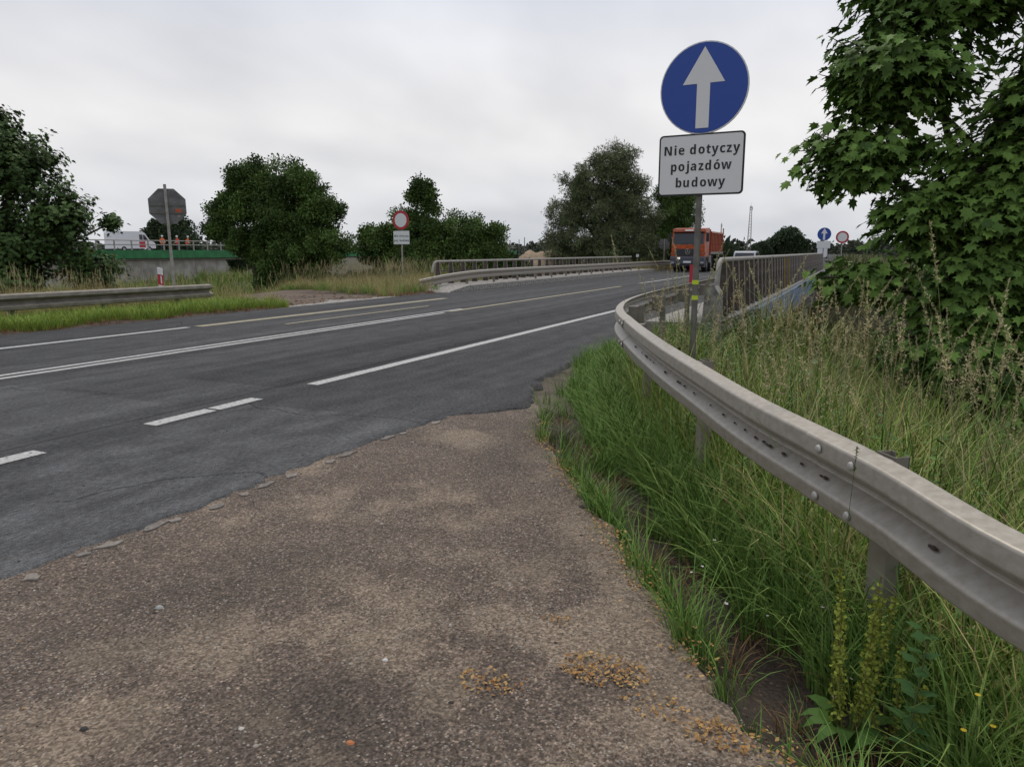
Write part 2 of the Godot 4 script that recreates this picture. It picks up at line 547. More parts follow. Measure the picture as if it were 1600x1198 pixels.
		structure("road_marking", lb.mesh(), pm, label)
	for s in [[-0.9, -2.0], [-2.15, -3.27], [-4.2, -4.86], [-4.9, -5.45]]:
		line.call(-5.35, 0.16, s[0], s[1], white, "white dash of the broken edge line on the near lane")
	line.call(-5.37, 0.16, -6.3, -62.0, white, "long white edge line leading to the guardrail bend")
	line.call(-9.1, 0.11, 4.0, -16.5, white, "farther white stripe of the double centre line")
	line.call(-8.88, 0.11, 4.0, -15.2, white, "nearer white stripe of the double centre line")
	line.call(-8.95, 0.14, -15.6, -30.0, cream, "yellowed single centre line running on to the bridge")
	line.call(-9.0, 0.14, -33.0, -47.0, white, "white centre line in front of the truck")
	line.call(-9.0, 0.14, -52.0, -60.0, white, "white centre line beyond the truck")
	line.call(-11.65, 0.16, 4.0, -10.2, white, "white line of the far lane near the grass verge")
	line.call(-11.62, 0.24, -10.4, -20.0, cream, "broad yellowed line of the far lane by the dirt track")
	line.call(-10.4, 0.1, -11.5, -17.0, cream, "faint old line between the far lane lines")

func build_pull_off() -> void:
	# worn old asphalt strewn with sand: 5.4 m by 7.6 m of it seen close by
	var x0 := -4.0
	var x1 := 1.4
	var z0 := -0.6
	var z1 := -8.2
	var w := 1536
	var h := 1792
	var fine := bytes_of(noise(51, 0.42, 2), w, h)
	var cell := noise(52, 0.5, 1, FastNoiseLite.TYPE_CELLULAR)
	cell.cellular_return_type = FastNoiseLite.RETURN_CELL_VALUE
	var peb := bytes_of(cell, w, h)
	var macro := noise(53, 0.0032, 4).get_image(w, h); macro.convert(Image.FORMAT_L8)
	var mac := macro.get_data()
	var mac2 := bytes_of(noise(54, 0.008, 5), w, h)
	var o := PackedByteArray(); o.resize(w * h * 3)
	var hb := PackedByteArray(); hb.resize(w * h)
	# sand drifts seen in the photograph: [x, z, radius]
	var drifts := [[-1.95, -3.6, 0.45], [-1.3, -2.75, 0.4], [-2.1, -1.75, 0.33], [-2.2, -1.25, 0.5], [-0.65, -2.6, 0.32], [-2.75, -3.3, 0.3], [-0.35, -2.15, 0.25], [-2.7, -5.0, 0.4], [-1.5, -2.2, 0.3]]
	var darks := [[-2.65, -1.9, 0.4], [-2.05, -4.6, 0.42], [-1.3, -3.3, 0.35], [-1.05, -1.75, 0.5], [-2.3, -2.5, 0.35], [-2.2, -5.5, 0.5], [-1.2, -4.1, 0.3], [-1.55, -1.7, 0.3]]
	var gs := 8                                   # the drifts on a coarse grid
	var gw := w / gs + 2
	var gh := h / gs + 2
	var sand_g := PackedFloat32Array(); sand_g.resize(gw * gh)
	var dark_g := PackedFloat32Array(); dark_g.resize(gw * gh)
	for j in gh:
		for i in gw:
			var X := x0 + (x1 - x0) * i * gs / w
			var Z := z0 + (z1 - z0) * j * gs / h
			var s := 0.0
			for d in drifts: s += exp(-(pow((X - d[0]) / d[2], 2.0) + pow((Z - d[1]) / d[2], 2.0)))
			var k := 0.0
			for d in darks: k += exp(-(pow((X - d[0]) / d[2], 2.0) + pow((Z - d[1]) / d[2], 2.0)))
			s += 1.3 * exp(-pow((X - along(BOUND, Z) + 0.1) / 0.2, 2.0)) * 0.6
			sand_g[j * gw + i] = s; dark_g[j * gw + i] = k
	for j in h:
		var gj := j / gs
		for i in w:
			var k := j * w + i
			var g := gj * gw + i / gs
			var mm := (mac[k] - 128) / 128.0
			var m2 := (mac2[k] - 128) / 128.0
			var f := (fine[k] - 128) / 128.0
			var s := clampf((sand_g[g] * 0.9 + mm * 0.7 + m2 * 1.0 + f * 0.35 - 0.42) * 2.2, 0.0, 1.0)
			var dk := clampf(dark_g[g] * 0.8 + m2 * 0.9 - mm * 0.5 - 0.25, 0.0, 1.0)
			var p := peb[k] / 255.0
			var t := 0.86 + 0.34 * (p - 0.5) * (1.0 - s * 0.75) + 0.26 * f + 0.12 * m2
			if p > 0.95: t += 0.3 * (1.0 - s * 0.7)
			t *= 1.0 - 0.26 * dk
			o[k * 3] = clampi(int(lerpf(139.0, 168.0, s) * t), 0, 255)
			o[k * 3 + 1] = clampi(int(lerpf(123.0, 150.0, s) * t), 0, 255)
			o[k * 3 + 2] = clampi(int(lerpf(109.0, 130.0, s) * t), 0, 255)
			hb[k] = clampi(int(128 + (p - 0.5) * 120.0 * (1.0 - s) + f * 40.0), 0, 255)
	var im := Image.create_from_data(w, h, false, Image.FORMAT_RGB8, o)
	var cr := RandomNumberGenerator.new(); cr.seed = 5
	for q in [[-1.1, -2.9, 0.1, 0.8], [-2.6, -4.2, 2.5, 1.2], [-0.9, -2.5, 3.0, 0.6], [-1.9, -5.2, 0.2, 1.0], [-1.4, -1.6, 0.5, 0.9], [-2.9, -2.6, 1.9, 0.8]]:
		var px: float = q[0]
		var pz: float = q[1]
		var a: float = q[2]
		var go: float = q[3]
		while go > 0.0:
			a = lerpf(a, q[2], 0.04) + cr.randf_range(-0.4, 0.4)
			px += cos(a) * 0.003; pz -= sin(a) * 0.003; go -= 0.003
			var ci := int((px - x0) / (x1 - x0) * w)
			var cj := int((pz - z0) / (z1 - z0) * h)
			if ci > 1 and ci < w - 1 and cj > 1 and cj < h - 1:
				im.set_pixel(ci, cj, im.get_pixel(ci, cj) * Color(0.6, 0.58, 0.56))
	var m := StandardMaterial3D.new()
	m.albedo_texture = ImageTexture.create_from_image(im)
	m.roughness = 0.95
	m.heightmap_enabled = true
	m.heightmap_texture = ImageTexture.create_from_image(Image.create_from_data(w, h, false, Image.FORMAT_L8, hb))
	m.heightmap_scale = 0.5
	var cl := noise(58, 0.22, 1, FastNoiseLite.TYPE_CELLULAR)
	cl.cellular_return_type = FastNoiseLite.RETURN_CELL_VALUE
	m.detail_enabled = true
	m.detail_albedo = tile(cl, 512, Color(0.62, 0.6, 0.58), Color(1.0, 1.0, 1.0))
	m.detail_blend_mode = BaseMaterial3D.BLEND_MODE_MUL
	m.detail_uv_layer = BaseMaterial3D.DETAIL_UV_2
	m.uv2_triplanar = true; m.uv2_world_triplanar = true
	m.uv2_scale = Vector3.ONE * 0.9
	var mb := MB.new()
	var jag := noise(62, 2.2, 4)
	var rows := []
	var z := 4.0
	while z > -7.5: rows.append(z); z -= 0.06 if z < 0.0 else 0.5
	var nx := 28
	for k in rows.size():
		z = rows[k]
		var a := -3.55
		var b := along(BOUND, z) + jag.get_noise_1d(z * 3.0) * 0.1
		for i in nx + 2:
			var x := lerpf(a, b, minf(float(i) / nx, 1.0))
			var y := pull_off_y(x, z)
			if i == nx + 1: y -= 0.08; x += 0.03
			mb.vert(Vector3(x, y, z), Vector3.UP, Vector2((x - x0) / (x1 - x0), (z - z0) / (z1 - z0)))
	for k in rows.size() - 1:
		for i in nx + 1:
			var a := k * (nx + 2) + i
			mb.tri_i(a, a + 1, a + nx + 3); mb.tri_i(a, a + nx + 3, a + nx + 2)
	var po := structure("pull_off", mb.mesh(), m)
	# pale broken slabs of the old surface along the edge of the carriageway
	var er := RandomNumberGenerator.new(); er.seed = 8
	var sm := [mat(lin(0.3, 0.265, 0.235), 0.95, 0.0, M.streak, 5.0), mat(lin(0.24, 0.215, 0.195), 0.95, 0.0, M.streak, 5.0)]
	for e in 17:
		var sz := -1.9 - e * 0.215 + er.randf_range(-0.08, 0.08)
		if sz < -3.5 and e % 3 == 0: continue
		var sx := along(EDGE, sz) + 0.055 + er.randf_range(-0.01, 0.05)
		var lg := er.randf_range(0.03, 0.11)
		var pts := PackedVector2Array()
		for q in 9:
			var a := TAU * q / 9
			pts.append(Vector2(cos(a) * lg * er.randf_range(0.45, 1.0), sin(a) * 0.045 * er.randf_range(0.25, 1.1)))
		var sl := MB.new()
		sl.prism(pts, 0.0, 0.012, Transform3D(Basis(Vector3.UP, PI / 2 + er.randf_range(-0.25, 0.25)) * Basis(Vector3.RIGHT, -PI / 2), Vector3.ZERO))
		part(po, "slab", sl.mesh(), sm[e % 2], Vector3(sx, pull_off_y(sx, sz) - 0.004, sz))

# ---------------------------------------------------------------- bridge and guardrails
func sweep(mb: MB, samples: Array, prof: Array) -> void:      # samples: [origin, outward side]; prof: closed loop of Vector2(outward, up)
	var np := prof.size()
	var seg := []
	for i in np:
		var d: Vector2 = (prof[(i + 1) % np] - prof[i]).normalized()
		seg.append(Vector2(d.y, -d.x))
	for i in np:
		var a: Vector2 = prof[i]
		var b: Vector2 = prof[(i + 1) % np]
		var na: Vector2 = seg[i]
		var nb: Vector2 = seg[i]
		var w0 := a.distance_to(prof[(i + np - 1) % np])
		var w1 := a.distance_to(b)
		var w2 := b.distance_to(prof[(i + 2) % np])
		if seg[(i + np - 1) % np].dot(na) > 0.6: na = (na * w1 * w1 + seg[(i + np - 1) % np] * w0 * w0).normalized()
		if seg[(i + 1) % np].dot(nb) > 0.6: nb = (nb * w1 * w1 + seg[(i + 1) % np] * w2 * w2).normalized()
		var base := mb.v.size()
		for s in samples:
			var o: Vector3 = s[0]
			var l: Vector3 = s[1]
			mb.vert(o + l * a.x + Vector3.UP * a.y, l * na.x + Vector3.UP * na.y); mb.vert(o + l * b.x + Vector3.UP * b.y, l * nb.x + Vector3.UP * nb.y)
		for k in samples.size() - 1:
			var q := base + k * 2
			var g := (mb.v[q + 1] - mb.v[q]).cross(mb.v[q + 3] - mb.v[q])
			if g.dot(mb.n[q]) > 0.0:
				mb.tri_i(q, q + 1, q + 3); mb.tri_i(q, q + 3, q + 2)
			else:
				mb.tri_i(q, q + 3, q + 1); mb.tri_i(q, q + 2, q + 3)
func w_profile(shift := 0.0, tall := 0.31, deep := 1.0) -> Array:
	var f := []
	var corner := [Vector2(0.0, 0.0), Vector2(0.074, 0.014), Vector2(0.083, 0.09), Vector2(0.008, 0.146), Vector2(0.008, 0.164), Vector2(0.083, 0.22), Vector2(0.074, 0.296), Vector2(0.0, 0.31)]
	f = [corner[0]]
	for k in range(1, 7):                                   # every bend rolled to a small radius
		var a: Vector2 = corner[k] + (corner[k - 1] - corner[k]).limit_length(0.012 if k != 3 and k != 4 else 0.006)
		var b: Vector2 = corner[k] + (corner[k + 1] - corner[k]).limit_length(0.012 if k != 3 and k != 4 else 0.006)
		for q in 4: f.append(a.lerp(corner[k], q / 3.0).lerp(corner[k].lerp(b, q / 3.0), q / 3.0))
	f.append(corner[7])
	var r := []
	for p in f: r.append(Vector2(p.x * deep + shift, p.y * tall / 0.31))
	f.reverse()
	for p in f: r.append(Vector2(p.x * deep + shift - 0.0045, p.y * tall / 0.31))
	return r
func path_of(points: Array, step: float) -> Array:         # [[position, left side, distance]]
	var cv := Curve3D.new()
	for k in points.size():
		var t: Vector3 = (points[mini(k + 1, points.size() - 1)] - points[maxi(k - 1, 0)]) / 6.0
		var back: float = points[k].distance_to(points[maxi(k - 1, 0)])
		var ahead: float = points[k].distance_to(points[mini(k + 1, points.size() - 1)])
		var d := t.normalized()
		cv.add_point(points[k], -d * back / 3.0, d * ahead / 3.0)
	cv.bake_interval = 0.05
	var r := []
	var total := cv.get_baked_length()
	var s := 0.0
	while s <= total:
		var p := cv.sample_baked(s, true)
		var q := cv.sample_baked(minf(s + 0.03, total), true) - cv.sample_baked(maxf(s - 0.03, 0.0), true)
		q.y = 0
		q = q.normalized()
		r.append([p, Vector3(q.z, 0, -q.x), s])
		s += step
	return r
func between(path: Array, s0: float, s1: float, drop: float, every := 1) -> Array:
	var r := []
	var k := 0
	for e in path:
		if e[2] >= s0 - 0.001 and e[2] <= s1 + 0.001:
			if k % every == 0: r.append([e[0] + Vector3.DOWN * drop, e[1]])
			k += 1
	return r
func bolt_mesh() -> ArrayMesh:
	var mb := MB.new()
	mb.lathe([Vector2(0.017, 0.0), Vector2(0.0165, 0.004), Vector2(0.012, 0.009), Vector2(0.0, 0.0115)], 12, Transform3D.IDENTITY)
	return mb.mesh()
func rail_post(height: float) -> ArrayMesh:                # C-shaped steel post, its open side to the back
	var mb := MB.new()
	mb.box(Vector3(0, height / 2, 0), Vector3(0.1, height, 0.005))
	for s in [-1, 1]:
		mb.box(Vector3(s * 0.0475, height / 2, -0.03), Vector3(0.005, height, 0.055))
		mb.box(Vector3(s * 0.038, height / 2, -0.0575), Vector3(0.024, height, 0.005))
	return mb.mesh()

func build_curved_rail() -> void:
	rail_path = path_of(RAIL, 0.1)
	var t := thing("guardrail", "long grey steel crash barrier curving past the blue arrow sign to the bridge", "guardrail", Vector3(0.05, ground_y(0.05, -2.93), -2.93))
	var org := t.position
	var best := 0.0
	var far := 1e9
	for e in rail_path:
		var d: float = Vector2(e[0].x - 0.06, e[0].z + 2.9).length()
		if d < far: far = d; best = e[2]
	var cuts := [best - 8.0, best - 4.0, best, best + 4.0, best + 8.0, best + 12.0, best + 16.0, best + 24.0, best + 32.0, best + 40.0, best + 48.0]
	var total: float = rail_path[-1][2]
	for k in cuts.size() - 1:
		var a := maxf(0.0, snappedf(cuts[k] - 0.15, 0.1))
		var b := minf(total, snappedf(cuts[k + 1] + 0.15, 0.1))
		if b - a < 0.5: continue
		var mb := MB.new()
		sweep(mb, between(rail_path, a, b, 0.285, 1 if k < 5 else 4), w_profile(0.005 if k % 2 else 0.0, 0.285))
		part(t, "beam", mb.mesh(), M.galv, -org)
	var bm := bolt_mesh()
	for c in cuts.slice(1, 9):
		if c < 0.2 or c > total - 0.3: continue
		for ds in [-0.1, 0.1]:
			for vv in [0.05, 0.235]:
				var e: Array = rail_path[clampi(int((c + ds) / 0.1), 0, rail_path.size() - 1)]
				var n: Vector3 = e[1]
				var o := part(t, "bolt", bm, M.bolt, e[0] + Vector3.DOWN * (0.285 - vv) + n * 0.088 - org)
				o.basis = Basis(Vector3.UP, n, Vector3.UP.cross(n))
	# small dark brown lumps stuck in the valley of the beam
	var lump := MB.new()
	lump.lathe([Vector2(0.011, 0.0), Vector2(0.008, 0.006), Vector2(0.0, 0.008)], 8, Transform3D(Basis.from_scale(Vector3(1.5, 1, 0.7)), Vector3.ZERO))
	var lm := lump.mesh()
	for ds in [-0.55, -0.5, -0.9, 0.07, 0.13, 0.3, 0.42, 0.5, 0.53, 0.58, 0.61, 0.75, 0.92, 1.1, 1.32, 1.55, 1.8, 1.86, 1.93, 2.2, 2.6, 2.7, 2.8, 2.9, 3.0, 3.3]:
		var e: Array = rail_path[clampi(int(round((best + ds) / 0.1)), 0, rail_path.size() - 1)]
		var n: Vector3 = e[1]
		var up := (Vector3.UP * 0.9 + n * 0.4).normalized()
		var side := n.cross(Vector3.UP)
		var o := part(t, "dark_lump", lm, M.dark_brown, e[0] + Vector3.DOWN * (0.31 - 0.1275) * 0.92 + n * 0.0475 + side * rng.randf_range(-0.05, 0.05) - org)
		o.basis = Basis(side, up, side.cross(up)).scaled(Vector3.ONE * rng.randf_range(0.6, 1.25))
	var pm := rail_post(1.05)
	var s := fmod(best, 2.0)
	while s < 30.0:
		var e: Array = rail_path[clampi(int(s / 0.1), 0, rail_path.size() - 1)]
		var n: Vector3 = e[1]
		var o := part(t, "post", pm, M.old_galv, e[0] + Vector3.DOWN * 1.1 - n * 0.13 - org)
		o.basis = Basis(Vector3.UP.cross(n), Vector3.UP, n)
		var sp := MB.new()
		sp.box(Vector3(0, 0.94, 0.06), Vector3(0.1, 0.2, 0.11))
		part(o, "spacer", sp.mesh(), M.old_galv)
		s += 2.0

func straight_rail(t: Node3D, a: Vector3, b: Vector3, side: Vector3, tall: float, piece: float, m: Material, post_every: float) -> void:
	var len := a.distance_to(b)
	var d := (b - a).normalized()
	var k := 0
	var s := 0.0
	while s < len - 0.2:
		var e := minf(len, s + piece + 0.25)
		var mb := MB.new()
		sweep(mb, [[a + d * s - Vector3.UP * tall, side], [a + d * e - Vector3.UP * tall, side]], w_profile(0.005 if k % 2 else 0.0, tall, 1.8))
		part(t, "beam", mb.mesh(), m, -t.position)
		s += piece; k += 1
	var pm := rail_post(1.0)
	s = 1.0
	while s < len:
		var p := a + d * s
		var o := part(t, "post", pm, M.old_galv, p + Vector3.DOWN * 1.04 - side * 0.12 - t.position)
		o.basis = Basis(Vector3.UP.cross(side), Vector3.UP, side)
		s += post_every

func plate_railing(t: Node3D, X: float, z0: float, z1: float, y0: float, tall: float, every: float, yellow: Array) -> void:
	var o := t.position
	var pl := MB.new()
	pl.prism(PackedVector2Array([Vector2(-0.13, 0), Vector2(0.13, 0), Vector2(0.065, tall), Vector2(-0.065, tall)]), -0.012, 0.012)
	var pm := pl.mesh()
	var fl := MB.new()
	for s in [-1, 1]:
		fl.bar(Vector3(s * 0.133, 0.0, 0), Vector3(s * 0.069, tall, 0), 0.012, 0.032, Vector3.RIGHT)
	var fm := fl.mesh()
	var z := z0
	var k := 0
	while z > z1:
		var p := part(t, "post", pm, M.plate, Vector3(X, y0, z) - o)
		part(p, "edge_strip", fm, M.yellow_paint if k in yellow else M.flange)
		if k in yellow: p.set_meta("label", "railing post with yellow painted edges")
		z -= every; k += 1
	var h := MB.new()
	var y := y0 + tall + 0.035
	h.tube([Vector3(X, y0 + 0.45, z0 + 0.42) - o, Vector3(X, y - 0.25, z0 + 0.38) - o, Vector3(X, y - 0.07, z0 + 0.28) - o, Vector3(X, y, z0 + 0.1) - o, Vector3(X, y, (z0 + z1) / 2) - o, Vector3(X, y, z1 - 0.2) - o], [0.045, 0.045, 0.045, 0.045, 0.045, 0.045], 10)
	part(t, "handrail", h.mesh(), M.flange)
	for f in [0.3, 0.6]:
		var lr := MB.new()
		lr.box(Vector3(X, y0 + tall * f, (z0 + z1) / 2) - o, Vector3(0.04, 0.05, z0 - z1))
		part(t, "lower_rail", lr.mesh(), M.plate)

func build_bridge() -> void:
	var t := thing("road_bridge", "concrete road bridge with pale blue edge beam behind the tall grass", "bridge", Vector3(-8.4, -5.2, -34))
	var o := t.position
	var put := func(called: String, c: Vector3, s: Vector3, m: Material) -> MeshInstance3D:
		var mb := MB.new()
		mb.box(c - o, s)
		return part(t, called, mb.mesh(), m)
	put.call("deck", Vector3(-8.4, -0.37, -34), Vector3(12.6, 0.7, 38), M.concrete)
	put.call("walkway", Vector3(-2.8, 0.09, -32.5), Vector3(1.3, 0.22, 38.8), M.concrete)
	var kl := MB.new()                                      # the far walkway, its near end ramped down
	var xf := Transform3D(Basis(Vector3(0, 0, 1), Vector3(0, 1, 0), Vector3(-1, 0, 0)), Vector3(-14.0, 0, 0) - o)
	kl.prism(PackedVector2Array([Vector2(-22.6, -0.06), Vector2(-22.9, 0.05), Vector2(-24.2, 0.2), Vector2(-52, 0.2), Vector2(-52, -0.06)]), -0.95, 0.9, xf)
	part(t, "walkway", kl.mesh(), M.concrete)
	var z := -16.2
	var k := 0
	while z > -52.0:                                        # blue edge beam in welded lengths
		put.call("edge_beam", Vector3(-1.98 + (0.003 if k % 2 else 0.0), 0.0, z - 1.49), Vector3(0.24, 0.5, 2.97), M.blue_paint)
		z -= 3.0; k += 1
	put.call("kerb_strip", Vector3(-2.05, 0.275, -32.6), Vector3(0.18, 0.05, 38.4), M.concrete)
	for pz in [-27.0, -38.5]:
		for px in [-2.35, -6.4, -10.4, -14.3]:
			var pc := MB.new()
			pc.tube([Vector3(px, -5.6, pz) - o, Vector3(px, -0.7, pz) - o], [0.24, 0.24], 14)
			part(t, "column", pc.mesh(), M.concrete)
		put.call("cross_beam", Vector3(-8.4, -0.98, pz), Vector3(12.9, 0.5, 0.7), M.concrete)
	put.call("abutment", Vector3(-8.4, -2.6, -17.5), Vector3(12.4, 3.76, 3.0), M.concrete)
	put.call("abutment", Vector3(-8.4, -2.6, -51.2), Vector3(12.4, 3.76, 3.0), M.concrete)
	var r := thing("bridge_railing", "brown bridge railing of closely set plates above the blue beam", "railing", Vector3(-2.2, 0.26, -13.5), 0, "railings of the road bridge")
	plate_railing(r, -2.2, -13.5, -51.5, 0.26, 1.0, 0.75, [15, 17])
	# a weathered concrete block closes the near end
	var eb := MB.new()
	eb.prism(PackedVector2Array([Vector2(-0.16, -0.4), Vector2(0.16, -0.4), Vector2(0.13, 0.5), Vector2(0.05, 0.62), Vector2(-0.1, 0.58)]), -0.2, 0.2)
	part(r, "end_block", eb.mesh(), M.concrete, Vector3(0.0, 0.0, 0.75))
	var l := thing("bridge_railing", "grey post and rail bridge railing on the far side of the road", "railing", Vector3(-14.6, 0.2, -24.6), 0, "railings of the road bridge")
	plate_railing(l, -14.6, -24.6, -51.0, 0.2, 0.82, 1.0, [])
	var g := thing("guardrail", "grey crash barrier in front of the far bridge railing, its near end sloping down", "guardrail", Vector3(-13.55, 0.0, -26))
	var gp := path_of([Vector3(-14.6, 0.42, -23.2), Vector3(-14.1, 0.58, -24.1), Vector3(-13.75, 0.7, -25.8), Vector3(-13.52, 0.74, -28.8), Vector3(-13.5, 0.74, -36.0), Vector3(-13.5, 0.72, -60.0)], 0.2)
	var s := 0.0
	while s < 36.0:
		var mb := MB.new()
		var rows := []
		for e in between(gp, s, s + 4.2, 0.31, 1 if s < 8.0 else 5): rows.append([e[0], -e[1]])
		sweep(mb, rows, w_profile(0.005 if int(s / 4.0) % 2 else 0.0))
		part(g, "beam", mb.mesh(), M.galv, -g.position)
		s += 4.0
	var pm := rail_post(0.9)
	s = 0.8
	while s < 36.0:
		var e: Array = gp[int(s / 0.2)]
		var po := part(g, "post", pm, M.old_galv, e[0] + Vector3.DOWN * 0.93 + e[1] * 0.1 - g.position)
		po.basis = Basis(Vector3.UP.cross(-e[1]), Vector3.UP, -e[1])
		s += 2.0
	var h := thing("guardrail", "double beam crash barrier on the grass verge beside the red and white marker", "guardrail", Vector3(-15.0, 0.0, -10))
	straight_rail(h, Vector3(-14.75, 0.66, 2.0), Vector3(-15.05, 0.62, -13.9), Vector3(1, 0, 0.02).normalized(), 0.33, 4.0, M.old_galv, 2.0)

# ---------------------------------------------------------------- signs
func disc(mb: MB, r: float, z0: float, z1: float, sides := 48, at := Vector2.ZERO) -> void:
	var p := PackedVector2Array()
	for k in sides: p.append(at + Vector2(cos(TAU * k / sides), sin(TAU * k / sides)) * r)
	mb.prism(p, z0, z1)
func round_rect(wd: float, ht: float, r: float) -> PackedVector2Array:
	var p := PackedVector2Array()
	for q in [[1, -1, -90], [1, 1, 0], [-1, 1, 90], [-1, -1, 180]]:
		for k in 6:
			var a := deg_to_rad(q[2] + 18.0 * k)
			p.append(Vector2(q[0] * (wd / 2 - r), q[1] * (ht / 2 - r)) + Vector2(cos(a), sin(a)) * r)
	return p
func lettering(under: Node, text: String, size: float, at: Vector3, bold := true) -> void:
	var tm := TextMesh.new()
	var f := SystemFont.new()
	f.font_names = PackedStringArray(["Droid Sans"])
	f.font_weight = 700 if bold else 400
	var fv := FontVariation.new()
	fv.base_font = f
	fv.spacing_glyph = 2
	tm.font = fv
	tm.text = text
	tm.font_size = 32
	tm.pixel_size = size / 32.0
	tm.depth = 0.002
	tm.curve_step = 1.0
	part(under, "lettering", tm, M.black, at)
func plate_sign(under: Node, wd: float, ht: float, at: Vector3, white: Material) -> MeshInstance3D:
	var b := MB.new()
	b.prism(round_rect(wd, ht, 0.035), -0.012, 0.0)
	var o := part(under, "plate", b.mesh(), M.black, at)
	var f := MB.new()
	f.prism(round_rect(wd - 0.028, ht - 0.028, 0.025), 0.0, 0.003)
	part(o, "face", f.mesh(), white)
	return o
func pole(under: Node, r: float, y0: float, y1: float, m: Material) -> void:
	var b := MB.new()
	b.tube([Vector3(0, y0, 0), Vector3(0, y1, 0)], [r, r], 16)
	part(under, "pole", b.mesh(), m)
func arrow_disc(under: Node, r: float, at: Vector3) -> void:
	var b := MB.new()
	disc(b, r, -0.015, 0.0)
	var d := part(under, "disc", b.mesh(), M.sign_white, at)
	b = MB.new()
	disc(b, r * 0.972, 0.0, 0.003)
	part(d, "face", b.mesh(), M.sign_blue)
	b = MB.new()
	b.prism(PackedVector2Array([Vector2(-0.148, -0.865), Vector2(0.148, -0.865), Vector2(0.148, 0.1), Vector2(0.475, 0.1), Vector2(0, 0.88), Vector2(-0.475, 0.1), Vector2(-0.148, 0.1)]), 0.003, 0.006, Transform3D(Basis.from_scale(Vector3(r, r, 1)), Vector3.ZERO))
	part(d, "arrow", b.mesh(), M.sign_white)
func red_ring(under: Node, r: float, at: Vector3) -> void:
	var b := MB.new()
	disc(b, r, -0.015, 0.0, 36)
	var d := part(under, "disc", b.mesh(), M.sign_red, at)
	b = MB.new()
	disc(b, r * 0.73, 0.0, 0.004, 36)
	part(d, "face", b.mesh(), M.sign_far_white)

